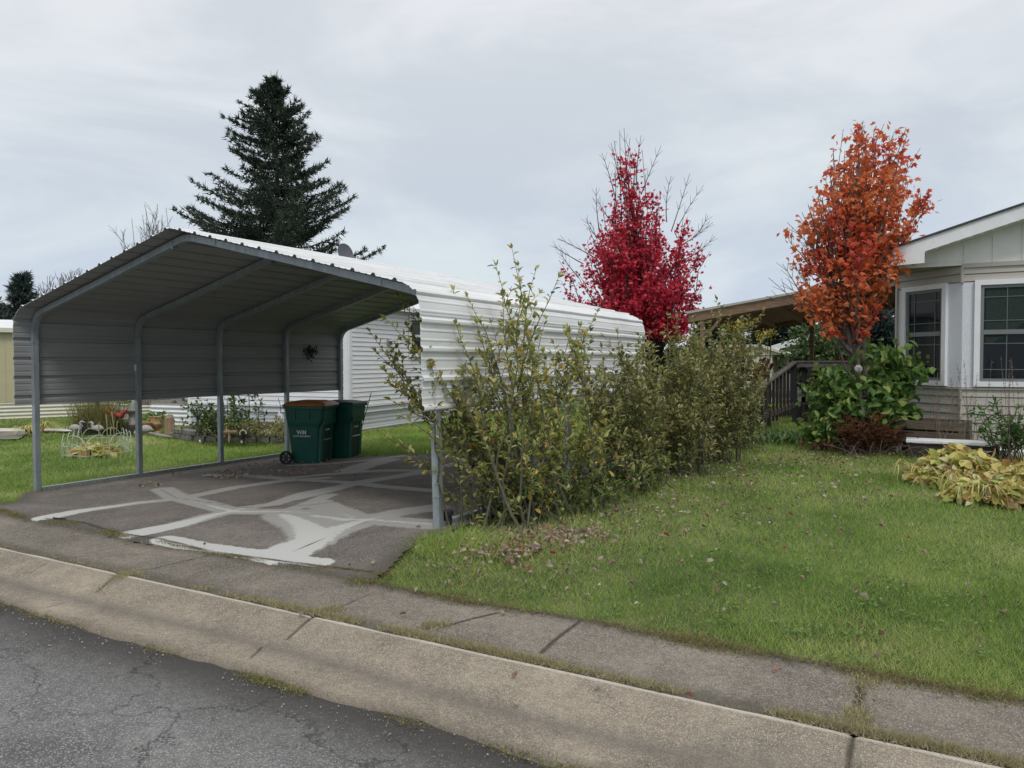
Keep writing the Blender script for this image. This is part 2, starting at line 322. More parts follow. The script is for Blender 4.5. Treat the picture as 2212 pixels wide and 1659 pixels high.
GJOINT = [(c2([(145,552),(250,490)]), .016), (c2([(490,645),(560,590),(615,535)]), .022), (c2([(1280,980),(1335,930)]), .02), (c2([(1465,885),(1540,820),(1612,755)]), .024),
 (c5([(1120,1680),(1140,1550),(1165,1425)]), .026), (c2([(240,725),(360,690)]), .016)]
sd = gp(2212, 1600)
def field_attrs(V, lines, w0=1.0):
    P = V[:, :2]; return polyfield(P, lines)
def paving(name, cols, stone_c, attr_nodes, speck=160, bump=0.5, crackscale=None):
    """aggregate surface: fine stones, blotches, plus marks driven by distances stored on the mesh"""
    m, nt, b = newmat(name); n = nt.nodes.new; l = nt.links.new
    tcn = n('ShaderNodeTexCoord'); co = tcn.outputs['Object']
    big = n('ShaderNodeTexNoise'); big.inputs['Scale'].default_value = 1.6; big.inputs['Detail'].default_value = 9; big.inputs['Roughness'].default_value = 0.7; l(co, big.inputs[0])
    r = n('ShaderNodeValToRGB'); e = r.color_ramp.elements; e[0].position = .38; e[1].position = .60; e[0].color = (*cols[0], 1); e[1].color = (*cols[1], 1); l(big.outputs['Fac'], r.inputs[0]); src = r.outputs[0]
    md = n('ShaderNodeTexNoise'); md.inputs['Scale'].default_value = 17; md.inputs['Detail'].default_value = 10; md.inputs['Roughness'].default_value = .82; l(co, md.inputs[0])
    mdr = n('ShaderNodeMapRange'); mdr.inputs[1].default_value = .3; mdr.inputs[2].default_value = .7; mdr.inputs[3].default_value = .62; mdr.inputs[4].default_value = 1.34; l(md.outputs['Fac'], mdr.inputs[0])
    mdm = n('ShaderNodeVectorMath'); mdm.operation = 'SCALE'; l(src, mdm.inputs[0]); l(mdr.outputs[0], mdm.inputs['Scale']); src = mdm.outputs[0]
    st = n('ShaderNodeTexNoise'); st.inputs['Scale'].default_value = .75; st.inputs['Detail'].default_value = 7; st.inputs['Roughness'].default_value = .62; st.inputs['Distortion'].default_value = .8; l(co, st.inputs[0])
    str_ = n('ShaderNodeMapRange'); str_.inputs[1].default_value = .36; str_.inputs[2].default_value = .60; str_.inputs[3].default_value = .70; str_.inputs[4].default_value = 1.10; l(st.outputs['Fac'], str_.inputs[0])
    stm = n('ShaderNodeVectorMath'); stm.operation = 'SCALE'; l(src, stm.inputs[0]); l(str_.outputs[0], stm.inputs['Scale']); src = stm.outputs[0]
    vo = n('ShaderNodeTexVoronoi'); vo.inputs['Scale'].default_value = speck; l(co, vo.inputs[0])
    sp = n('ShaderNodeSeparateColor'); l(vo.outputs['Color'], sp.inputs[0])
    g1 = n('ShaderNodeMapRange'); g1.inputs[1].default_value = .72; g1.inputs[2].default_value = .95; l(sp.outputs[0], g1.inputs[0])
    mm = n('ShaderNodeMix'); mm.data_type = 'RGBA'; l(g1.outputs[0], mm.inputs[0]); l(src, mm.inputs[6]); mm.inputs[7].default_value = (*stone_c, 1); src = mm.outputs[2]
    g2 = n('ShaderNodeMapRange'); g2.inputs[1].default_value = .25; g2.inputs[2].default_value = .05; g2.inputs[4].default_value = .55; l(sp.outputs[1], g2.inputs[0])
    mm = n('ShaderNodeMix'); mm.data_type = 'RGBA'; l(g2.outputs[0], mm.inputs[0]); l(src, mm.inputs[6]); mm.inputs[7].default_value = (*[c*.35 for c in cols[0]], 1); src = mm.outputs[2]
    hgt = vo.outputs['Distance']
    nf = n('ShaderNodeTexNoise'); nf.inputs['Scale'].default_value = 13; nf.inputs['Detail'].default_value = 12; nf.inputs['Roughness'].default_value = .88; l(co, nf.inputs[0])
    for (an, lo_, hi_, amp, colr, amt) in attr_nodes:
        a = n('ShaderNodeAttribute'); a.attribute_name = an
        k = n('ShaderNodeMath'); k.operation = 'SUBTRACT'; l(nf.outputs['Fac'], k.inputs[0]); k.inputs[1].default_value = .5
        k2 = n('ShaderNodeMath'); k2.operation = 'MULTIPLY_ADD'; l(k.outputs[0], k2.inputs[0]); k2.inputs[1].default_value = amp; l(a.outputs['Fac'], k2.inputs[2])
        g = n('ShaderNodeMapRange'); g.inputs[1].default_value = lo_; g.inputs[2].default_value = hi_; g.inputs[3].default_value = amt; g.inputs[4].default_value = 0; l(k2.outputs[0], g.inputs[0])
        mm = n('ShaderNodeMix'); mm.data_type = 'RGBA'; l(g.outputs[0], mm.inputs[0]); l(src, mm.inputs[6]); mm.inputs[7].default_value = (*colr, 1); src = mm.outputs[2]
    if crackscale:
        dn = n('ShaderNodeTexNoise'); dn.inputs['Scale'].default_value = 2.2; dn.inputs['Detail'].default_value = 6; dn.inputs['Roughness'].default_value = .65; l(co, dn.inputs[0])
        va = n('ShaderNodeVectorMath'); va.operation = 'MULTIPLY_ADD'; l(dn.outputs['Color'], va.inputs[0]); va.inputs[1].default_value = (.75, .75, .75); l(co, va.inputs[2])
        v2 = n('ShaderNodeTexVoronoi'); v2.feature = 'DISTANCE_TO_EDGE'; v2.inputs['Scale'].default_value = crackscale; l(va.outputs[0], v2.inputs[0])
        gk = n('ShaderNodeMapRange'); gk.inputs[1].default_value = .004; gk.inputs[2].default_value = .016; gk.inputs[3].default_value = 1; gk.inputs[4].default_value = 0; l(v2.outputs['Distance'], gk.inputs[0])
        mk = n('ShaderNodeMapRange'); mk.inputs[1].default_value = .34; mk.inputs[2].default_value = .52; mk.inputs[4].default_value = .62; l(big.outputs['Fac'], mk.inputs[0])
        ml = n('ShaderNodeMath'); ml.operation = 'MULTIPLY'; l(gk.outputs[0], ml.inputs[0]); l(mk.outputs[0], ml.inputs[1])
        mm = n('ShaderNodeMix'); mm.data_type = 'RGBA'; l(ml.outputs[0], mm.inputs[0]); l(src, mm.inputs[6]); mm.inputs[7].default_value = (.018, .018, .018, 1); src = mm.outputs[2]
    l(src, b.inputs['Base Color']); b.inputs['Roughness'].default_value = .92; b.inputs['Specular IOR Level'].default_value = .25
    bm = n('ShaderNodeBump'); bm.inputs['Strength'].default_value = bump; bm.inputs['Distance'].default_value = .006; l(hgt, bm.inputs['Height'])
    bm2 = n('ShaderNodeBump'); bm2.inputs['Strength'].default_value = .35; bm2.inputs['Distance'].default_value = .02; l(nf.outputs['Fac'], bm2.inputs['Height']); l(bm.outputs[0], bm2.inputs['Normal']); l(bm2.outputs[0], b.inputs['Normal'])
    return m
def strip(name, xs, ys, zf, m, attrf, **tags):
    X, Y = np.meshgrid(xs, ys); Z = zf(X, Y); mb = MB().grid(X, Y, Z); V = mb.c[0][0]
    return mb.build(name, m, attrs=attrf(V), smooth=True, **tags)
def wob(x, s, a, seed=0.0): return np.array([mnoise.noise(Vector((float(q)*s, seed, 0)))*a for q in np.ravel(x)]).reshape(np.shape(x))

# ground sheet to the horizon
gx = np.unique(np.concatenate([np.linspace(-600, -60, 10), np.linspace(-60, 30, 181), np.linspace(30, 600, 10)]))
gy = np.unique(np.concatenate([np.linspace(-60, 4, 20), np.linspace(4, 40, 121), np.linspace(40, 900, 16)]))
X, Y = np.meshgrid(gx, gy); Z = G(X, Y)-0.03-0.05*(Y < 4.2)
M['ground'] = mat('lawn_soil', (0.065, 0.095, 0.028), 1.0, 0.45, 1.6, bump=0.8, bscale=50, dirt=(0.15, 0.145, 0.07), dirt_scale=.8, dirt_amt=.6)
MB().grid(X, Y, Z).build('ground', M['ground'], smooth=True, kind='structure')

# road
edge28 = lambda x: 2.80+wob(x, 1.7, .05, 3)+wob(x, 7, .02, 9)
M['road'] = paving('worn_asphalt', ((.142, .14, .139), (.20, .197, .193)), (.36, .355, .345), [('edge', .0, .3, .35, (.035, .03, .024), .9), ('edge', .1, .6, .6, (.062, .058, .055), .7)], speck=190, bump=.6, crackscale=1.15)
xs = np.arange(-9, 3.2, .05); xs = np.concatenate([np.linspace(-60, -9.5, 40), xs, np.linspace(3.5, 40, 30)])
vv = np.concatenate([[-12, -9, -6, -3, -1, 0], np.arange(.4, 1, .03), [1.0]])
X, Vv = np.meshgrid(xs, vv); E_ = np.tile(edge28(xs), (len(vv), 1)); Y = np.where(Vv < 0, Vv, Vv*E_); Z = -.012*sst((Y-2.3)/.5)+.004*np.sin(X*1.7)
mb = MB().grid(X, Y, Z); mb.build('road', M['road'], attrs={'edge': np.clip((2.8-mb.c[0][0][:, 1])/1.0, 0, 2)}, smooth=True, kind='structure')
# gutter pan and rolled kerb
M['gutter'] = paving('tan_concrete', ((.235, .20, .155), (.325, .28, .217)), (.45, .41, .34),
   [('flow', .0, .13, .34, (.12, .11, .10), .6), ('chip', .1, 1.0, 1.1, (.58, .54, .47), .8), ('joint', .15, .75, 1.3, (.06, .05, .036), .9), ('lowedge', .0, .1, .15, (.12, .1, .08), .6)], speck=230, bump=.45)
xs = np.concatenate([np.linspace(-50, -9, 60), np.arange(-8.98, 1.6, .014), np.linspace(1.65, 30, 50)])
ys = np.linspace(2.80, 3.545, 48)
def gz(X, Y):
    return np.interp(Y, [2.8, 2.82, 3.05, 3.16, 3.3, 3.42, 3.52, 3.545], [-.02, .004, -.008, -.008, .016, .042, .054, .048])+.0
X, Y = np.meshgrid(xs, ys); lowe = edge28(xs)+.004
Y2 = Y.copy(); t_ = (Y-2.8)/.745; Y2 = lowe[None]*(1-t_)+(3.545+wob(xs, 3, .014, 5)[None])*t_
mb = MB().grid(X, Y2, gz(X, Y)); V = mb.c[0][0]; jf = np.minimum(polyfield(V[:, :2], GJOINT), 9)
fl = np.abs(V[:, 1]-(3.12+.02*np.sin(V[:, 0]*1.3))); jf = jf*1.0; fl = np.where(V[:, 0] > -2.6, np.abs(V[:, 1]-3.10)*np.where(V[:, 0] > -.9, .45, 1.0), fl)
V[:, 2] -= .012*np.clip(1.0-jf, 0, 1)
mb.build('gutter', M['gutter'], attrs={'joint': jf, 'flow': fl, 'chip': np.clip((3.522-V[:, 1])/.02, 0, 9), 'lowedge': np.clip(V[:, 1]-lowe.min(), 0, 5)*0+np.interp(V[:, 1]-np.interp(V[:, 0], xs, lowe), [0, 1], [0, 1])}, smooth=True, kind='structure')
# pavement
M['walk'] = paving('grey_aggregate', ((.185, .163, .135), (.25, .222, .185)), (.42, .38, .325), [('joint', .3, 1.1, 1.5, (.05, .043, .034), .9), ('edge', 0, .12, .25, (.09, .08, .06), .7)], speck=200, bump=.8)
walkedge = lambda x: 4.28+wob(x, .9, .09, 2)+wob(x, 5, .05, 4)+wob(x, 14, .03, 6)
xs = np.concatenate([np.linspace(-50, -10, 60), np.arange(-9.98, 2.0, .018), np.linspace(2.05, 30, 50)])
t_ = np.linspace(0, 1, 40); X, T_ = np.meshgrid(xs, t_); Y = 3.562+wob(xs, 3, .014, 5)[None]+T_*(walkedge(xs)[None]-3.562)
Z = .052+.004*np.sin(X*2.1)*T_-.012*(T_ < .02)
mb = MB().grid(X, Y, Z); V = mb.c[0][0]
mb.build('pavement', M['walk'], attrs={'joint': polyfield(V[:, :2], WJOINT), 'edge': np.minimum(np.interp(V[:, 1]-np.interp(V[:, 0], xs, walkedge(xs)), [-1, 0], [1, 0]), (V[:, 1]-3.6))}, smooth=True, kind='structure')
# driveway slab
rEnd = gp(1010, 988); lEnd = gp(612, 996)
DRIVE = np.array([[-30, 4.3], gp(830, 1243)[:2]+[0, -.18], gp(842, 1225)[:2], gp(868, 1195)[:2], gp(905, 1170)[:2], gp(960, 1152)[:2], CT(6.95, 2.5)[:2], CT(7.0, 5.2)[:2], gp(1000, 984)[:2], gp(870, 983)[:2], gp(778, 989)[:2], CT(.2, 6.3)[:2], CT(.12, 3)[:2], CT(.10, 0)[:2]-[0, .02],
                 CT(-.05, -.12)[:2], gp(40, 1085)[:2], gp(0, 1091)[:2], gp(0, 1091)[:2]-[18, 0.2]])
def inpoly(P, poly):
    x, y = P[:, 0], P[:, 1]; c = np.zeros(len(P), bool); j = len(poly)-1
    for i in range(len(poly)):
        xi, yi = poly[i]; xj, yj = poly[j]
        c ^= ((yi > y) != (yj > y)) & (x < (xj-xi)*(y-yi)/(yj-yi+1e-12)+xi); j = i
    return c
def polyedge(P, poly):
    f = np.full(len(P), 99.0)
    for i in range(len(poly)): f = np.minimum(f, segdist(P, poly[i-1], poly[i]))
    return f
M['drive'] = paving('brown_asphalt', ((.15, .133, .118), (.215, .19, .17)), (.34, .315, .285),
   [('edge', 0, .25, .3, (.075, .065, .05), .7), ('patch', .86, 1.06, 1.5, (.41, .405, .385), .85), ('front', .92, 1.0, 1.3, (.60, .60, .58), .85), ('crack', .5, 1.5, 1.6, (.04, .035, .028), .9)], speck=190, bump=.8)
sx = .035; xs = np.concatenate([np.arange(-30, -12.5, .4), np.arange(-12.5, -2.2, sx)]); ys = np.arange(4.2, 12.6, sx)
X, Y = np.meshgrid(xs, ys); Pp = np.stack([X.ravel(), Y.ravel()], 1); ins = inpoly(Pp, DRIVE) 
Z = G(X, Y)+.012-(Y < 4.32)*.02; mb = MB().grid(X, Y, Z); V, F, _ = mb.c[0]
keep = ins[F].any(1); V = V.copy(); F = F[keep]; used = np.unique(F); rm = -np.ones(len(V), int); rm[used] = np.arange(len(used)); V = V[used]; F = rm[F]
mb = MB().add(V, F); pf = polyfield(V[:, :2], PATCH)*.82; fr = pf+np.clip((V[:, 1]-4.6)/1.0, 0, 6)*.75
mb.build('driveway', M['drive'], attrs={'patch': pf, 'front': fr, 'crack': polyfield(V[:, :2], DCRACK), 'edge': polyedge(V[:, :2], DRIVE[1:])}, smooth=True, kind='structure')
# neighbour's drive and white path at the far left
a, b_, c_, d_ = gp(-60, 936), gp(68, 933), gp(40, 950), gp(-60, 952)
MB().add([p+[0, 0, .02] for p in (a, b_, c_, d_)], [[0, 1, 2, 3]]).build('far_drive', mat('far_asphalt', (.15, .14, .13), .95, .2, 3), kind='structure')
a, b_, c_, d_ = gp(-60, 927), gp(150, 929), gp(205, 934), gp(-60, 935)
MB().add([p+[0, 0, .035] for p in (a, b_, c_, d_)], [[0, 1, 2, 3]]).build('path', mat('pale_paving', (.52, .50, .46), .9, .1, 3), kind='structure')

# ------------------------------------------------------------------ grass
gr_cols = [(.07, .15, .022), (.155, .285, .042), (.28, .41, .085), (.46, .53, .17), (.70, .65, .36)]
M['grass'] = leafmat('lawn_grass', gr_cols, .6, .35, big=.5, bigscale=.4)
M['straw'] = leafmat('dry_grass', [(.26, .22, .12), (.38, .33, .19), (.46, .41, .26), (.16, .18, .07)], .7, .2)
M['weed'] = leafmat('edge_grass', [(.10, .15, .03), (.2, .2, .06), (.32, .28, .12), (.16, .11, .06)], .7, .3)
M['dryblade'] = leafmat('dry_blade', [(.30, .32, .10), (.42, .40, .17), (.55, .50, .26), (.36, .28, .14)], .7, .3)
def blades(mb, P, h, w, lean=.5, mi=0):
    n = len(P); up = np.tile([0, 0, 1.0], (n, 1))+rng.normal(size=(n, 3))*lean*np.array([1, 1, .15]); up[:, 2] = np.maximum(up[:, 2], .25)
    scatter(mb, NEEDLE, P, up, rdir(n), h, w, mi)
def frustum(P, marg=260):
    d = np.stack([P[:, 0], P[:, 1], P[:, 2]-EYE], 1); z = d@CF; px = 1106+FPX*(d@CR)/np.maximum(z, .1); py = 829.5-FPX*(d@CU)/np.maximum(z, .1)
    return (z > .5) & (px > -marg) & (px < 2212+marg) & (py < 1659+marg)
def lawn_pts(n, d0, d1):
    d = d0*np.exp(rng.random(n)*math.log(d1/d0)); s = rng.random(n)*(.85+1.5)-.85; s = np.where((s > .9) & (d > 14), s-1.4, s); F2 = V3(CF[0], CF[1]); F2 /= np.linalg.norm(F2); R2 = V3(F2[1], -F2[0])
    P2 = d[:, None]*(F2+s[:, None]*R2); return P2, d
mb = MB()
P2, d = lawn_pts(900000, 2.7, 30)
ok = (P2[:, 1] > walkedge(P2[:, 0][:1])[0]-.03) & ~inpoly(P2, DRIVE); P2 = P2[ok]; d = d[ok]
we = np.interp(P2[:, 0], xs_w := np.linspace(-60, 40, 3000), walkedge(xs_w)); ok = P2[:, 1] > we-.02; P2 = P2[ok]; d = d[ok]
P = np.column_stack([P2, G(P2[:, 0], P2[:, 1])-.028]); k = np.clip(d/7, .8, 3)
pn = np.array([mnoise.fractal(Vector((float(a)*.55, float(b)*.55, 3.3)), .8, 2.1, 4) for a, b in P[:, :2]])
pn2 = np.array([mnoise.noise(Vector((float(a)*5, float(b)*5, 9.3))) for a, b in P[:, :2]])
dry = rng.random(len(P)) < np.clip(.07+.30*sst((pn-.02)/.45)+.10*(pn2 > .25)+.45*np.exp(-np.maximum(P[:, 1]-4.25, 0)/.22), 0, .8)*np.where(P[:, 0] > -4.2, 1, .4)
hh = (.032+.034*rng.random(len(P)))*np.clip(k, 1, 1.5)*(1+.25*pn2)
blades(mb, P[~dry], hh[~dry], (.0042*k)[~dry], .6); blades(mb, P[dry], (hh*.8)[dry], (.0040*k)[dry], .9, 1)
ck = (pn2 < -.32) & (rng.random(len(P)) < .10) & (d < 12); scatter(mb, LEAF_S, P[ck]+[0, 0, .035], rdir(ck.sum())*[1, 1, .3], np.tile([0, 0, 1.], (ck.sum(), 1))+rng.normal(size=(ck.sum(), 3))*.3, .026, .022, 2)
# longer grass round the shrub feet and the driveway edge
def ring(px, py, n, r): c = gp(px, py); q = rng.normal(size=(n, 2))*r; return np.column_stack([c[0]+q[:, 0], c[1]+q[:, 1], G(c[0]+q[:, 0], c[1]+q[:, 1])-.02])
for px, py, n, r in [(990, 1170, 2600, .16), (1060, 1180, 1600, .2), (1130, 1165, 1800, .25), (1230, 1130, 1200, .25), (930, 1175, 900, .1), (1420, 1060, 900, .3), (1540, 1010, 700, .3)]:
    q = ring(px, py, n, r); blades(mb, q, .045+.14*rng.random(n)**3, .005, .7)
M['clover'] = leafmat('clover_leaf', [(.07, .14, .03), (.12, .21, .045), (.18, .27, .06)], .5, .2)
mb.build('grass', [M['grass'], M['dryblade'], M['clover']], kind='stuff', label='short green lawn with paler yellowish patches near the pavement')
# dry grass in the joints
mb = MB()
def along(pts, n, wd, hgt, wid, zoff=0.0, lean=.8, m=0):
    pts = np.array(pts); seg = np.linalg.norm(np.diff(pts, axis=0), axis=1); t = rng.random(n)*seg.sum(); c = np.concatenate([[0], np.cumsum(seg)])
    x = np.interp(t, c, pts[:, 0]); y = np.interp(t, c, pts[:, 1]); cl = np.array([mnoise.noise(Vector((float(a)*2.3, float(b)*2.3, 7))) for a, b in zip(x, y)])
    ok = cl > -.15+rng.random(n)*.35; x = x[ok]; y = y[ok]+rng.normal(size=ok.sum())*wd; x += rng.normal(size=len(x))*wd
    blades(mb, np.column_stack([x, y, G(x, y)+zoff]), hgt*(.4+.8*rng.random(len(x))), wid, lean, m)
lx = np.linspace(-9, 4, 60)
along(np.column_stack([lx[20:], np.full(40, 3.585)]), 60000, .02, .04, .004, .0, .9, 1)
along(np.column_stack([lx[:26], np.full(26, 3.58)]), 2600, .018, .022, .004, .0, 1.0, 1)
along(np.column_stack([lx, np.full(60, 2.785)]), 9000, .03, .022, .0045, .0, 1.1, 2)
along(np.column_stack([lx[26:], np.full(34, 2.775)]), 8000, .035, .028, .005, .0, 1.1, 2)
along(np.column_stack([lx[24:], walkedge(lx[24:])]), 22000, .06, .04, .0045, .0, 1.0, 2)
lw = np.linspace(-3.6, 3.5, 400); q = np.column_stack([lw, walkedge(lw)]); i_ = rng.integers(0, 400, 5000); qq = q[i_]+np.column_stack([rng.normal(size=5000)*.02, -np.abs(rng.normal(size=5000))*.035+.02]); scatter(mb, LEAF_S, np.column_stack([qq, G(qq[:, 0], qq[:, 1])+.008]), rdir(5000)*[1, 1, .25], rdir(5000, 2), .016, .007, 3)
along(c2([(0,225),(120,265),(240,280),(420,300),(600,355),(820,385)]), 3800, .035, .03, .005, .01, 1.1, 2)
along(c2([(820,385),(1080,450),(1300,480),(1640,520),(2000,560)]), 2200, .025, .022, .005, .01, 1.1, 2)
for L_, n_ in [(c2([(575,600),(650,545),(710,540)]), 1200), (c2([(500,650),(560,600)]), 400), (c2([(1610,745),(1720,730)]), 1500), (c5([(1215,1090),(1190,1290)]), 500), (c5([(1160,1420),(1190,1300)]), 2500), (c3([(330,700),(440,690)]), 1500), (c5([(1230,1120),(1235,1140)]), 500)]:
    along(L_, n_, .03, .035, .0045, .0, .9, 1)
q = gp(690, 0+1043); along([gp(305, 1040)[:2], gp(350, 1052)[:2]], 700, .06, .05, .005, .0, 1.0, 1)
along([CT(.0, 0)[:2], CT(0, 6.2)[:2]], 2600, .05, .05, .005, 0, .9, 2)
mb.build('edge_grass', [M['grass'], M['straw'], M['weed'], mat('dead_thatch', (.13, .10, .07), .95, .4, 30)], kind='stuff', label='dry straw-coloured grass growing in the paving joints')
# fallen leaves
M['litter'] = leafmat('fallen_leaves', [(.26, .20, .14), (.36, .29, .21), (.48, .42, .33), (.20, .13, .085), (.36, .31, .25), (.17, .12, .09), (.42, .37, .30), (.30, .07, .05), (.30, .24, .18)], .8, .1)
LEAF_C = (LEAF[0]*np.array([1, 1, 1])+np.array([[0, 0, .0], [.0, 0, .30], [.0, 0, .30], [0, 0, 0], [.12, 0, .34], [-.12, 0, .34], [0, 0, .05], [0, 0, .25]]), LEAF_T[1])
mb = MB(); pts = []
def litter(px, py, sx_, sy_, n):
    if py > 1090 and sx_ > 120: n = n//2
    for _ in range(n):
        x_ = px+random.gauss(0, sx_); y_ = py+abs(random.gauss(0, sy_))*random.choice((-1, 1))
        if y_ > 905: pts.append(gp(x_, y_, .025))
for a_ in [(1185, 1158, 34, 9, 130), (1110, 1190, 40, 8, 70), (1240, 1150, 40, 8, 70), (1760, 995, 60, 8, 90), (1120, 1165, 60, 18, 90), (1190, 1160, 60, 16, 110), (1060, 1190, 70, 22, 110), (1290, 1130, 60, 25, 80), (1330, 1085, 60, 25, 60), (1500, 1010, 80, 18, 140), (1420, 1060, 90, 40, 160), (1600, 1010, 110, 30, 150), (1800, 1030, 130, 28, 130),
           (1850, 985, 90, 12, 160), (1500, 1150, 260, 70, 170), (1800, 1200, 300, 120, 45), (1900, 1350, 200, 60, 12), (1100, 1230, 150, 30, 90), (1650, 1090, 200, 60, 90), (640, 1010, 60, 8, 60), (500, 1025, 30, 4, 60), (330, 1048, 15, 3, 12), (400, 1180, 200, 20, 10), (1150, 1300, 200, 30, 14), (1990, 990, 70, 30, 50), (200, 1010, 100, 40, 20), (1300, 1480, 300, 40, 10)]:
    litter(*a_)
P = np.array(pts); n = len(P); D = rdir(n); D[:, 2] *= .25
scatter(mb, LEAF_C, P, D, np.tile([0, 0, 1.0], (n, 1))+rng.normal(size=(n, 3))*.6, .028+.036*rng.random(n), .015+.022*rng.random(n))
mb.build('fallen_leaves', M['litter'], kind='stuff', label='curled pale brown and red leaves scattered over the lawn')
# gravel crumbs
mb = MB(); n = 900
x = rng.uniform(-8, 2, n); y = 2.78-np.abs(rng.normal(size=n))*.12; ok = np.array([mnoise.noise(Vector((a*1.3, 4, 2))) for a in x]) > -.2; x = x[ok]; y = y[ok]
cen = np.column_stack([x, y, .004+0*x]); T = np.array([[1, 0, 0], [0, 1, 0], [-1, 0, 0], [0, -1, 0], [0, 0, 1], [0, 0, -1]], float); Fo = np.array([[0, 1, 4], [1, 2, 4], [2, 3, 4], [3, 0, 4], [1, 0, 5], [2, 1, 5], [3, 2, 5], [0, 3, 5]])
s_ = (.002+.005*rng.random(len(cen))**3)[:, None, None]; Vg = cen[:, None]+T[None]*s_*rng.uniform(.6, 1.3, (len(cen), 1, 3)); mb.add(Vg.reshape(-1, 3), (Fo[None]+np.arange(len(cen))[:, None, None]*6).reshape(-1, 3))
mb.build('gravel', mat('loose_gravel', (.30, .28, .25), .9, .3, 60), kind='stuff', label='pale loose gravel crumbs along the road edge')
# ------------------------------------------------------------------ carport
OH, ZBL, ZBR = .25, 1.12, 1.255
base = [(-.04, ZBL)]
base += [(-.04, z) for z in np.linspace(ZBL, 2.13, 30)[1:]]
def arc(p0, p1, p2, n=14): return [tuple((1-t)**2*np.array(p0)+2*t*(1-t)*np.array(p1)+t*t*np.array(p2)) for t in np.linspace(0, 1, n)]
base += arc((-.04, 2.13), (-.04, 2.385), (.22, 2.452))[1:]
base += [(u, 2.452+(u-.22)*(3.205-2.452)/(3.3-.22)) for u in np.linspace(.22, 3.26, 60)[1:]]
base += [(3.3, 3.2)]
rs = 2.425
base += [(u, rs+(6.6-u)*(3.205-rs)/(6.6-3.3)) for u in np.linspace(3.34, 6.6, 60)]
base += arc((6.6, rs), (6.84, rs-.06), (6.84, 2.12))[1:]
base += [(6.84, z) for z in np.linspace(2.12, ZBR, 30)[1:]]
base = np.array(base); cum = np.concatenate([[0], np.cumsum(np.linalg.norm(np.diff(base, axis=0), axis=1))]); SL = cum[-1]
SS = np.arange(0, SL, .0095); PU = np.interp(SS, cum, base[:, 0]); PZ = np.interp(SS, cum, base[:, 1])
T_ = np.gradient(np.stack([PU, PZ], 1), axis=0); T_ = unit(T_); NU, NZ = -T_[:, 1], T_[:, 0]          # outward normal
NU, NZ = np.where(True, NU, NU), NZ
def ribh(s):
    t = (s+.02) % .262; d1 = np.abs(t-.131); h = .025*np.clip((.030-d1)/.014, 0, 1)
    for c in (.045, .217): h = np.maximum(h, .0045*np.clip((.013-np.abs(t-c))/.006, 0, 1))
    return h
def vend(u): return 6.12-.6*np.clip(u/6.84, 0, 1)
def shell(i0, i1, lift=0.0):
    mb = MB(); sl_ = slice(i0, i1); s = SS[sl_]; h = ribh(s)+lift; u = PU[sl_]+NU[sl_]*h; z = PZ[sl_]+NZ[sl_]*h
    ui = PU[sl_]+NU[sl_]*(h-.004); zi = PZ[sl_]+NZ[sl_]*(h-.004)
    for uu, zz, mi, flip in ((u, z, 0, 0), (ui, zi, 1, 1)):
        vv = np.linspace(0, 1, 14)[:, None]; v = -OH+vv*(vend(uu)[None]+OH)
        sag = .003*np.sin(vv*40)*np.sin(uu[None]*3)
        P = CT(np.broadcast_to(uu, v.shape), v, zz[None]+sag)
        if flip: P = P[::-1]
        mb.grid(P[..., 0], P[..., 1], P[..., 2], mi)
    a = CT(u, -OH, z); b = CT(ui, -OH, zi); n = len(a); mb.add(np.vstack([a, b]), [[i, i+1, n+i+1, n+i] for i in range(n-1)], 0)
    a = CT(u, vend(u), z); b = CT(ui, vend(u), zi); mb.add(np.vstack([a, b]), [[i, i+1, n+i+1, n+i] for i in range(n-1)], 0)
    return mb
iL = int(np.argmin(np.abs(SS-np.interp(2.08, [ZBL, 2.13], [0, 2.13-ZBL])))); iR = len(SS)-iL+6
carport = thing('carport', 'open white sheet metal carport on steel posts over the driveway', 'carport', CT(0, 0, 0))
shell(0, iL).build('side_panel', [M['white_metal'], M['roof_back']], carport)
shell(iR, len(SS)).build('side_panel', [M['white_metal'], M['roof_back']], carport)
shell(iL-4, iR+4, .005).build('roof_panel', [M['white_metal'], M['roof_back']], carport)
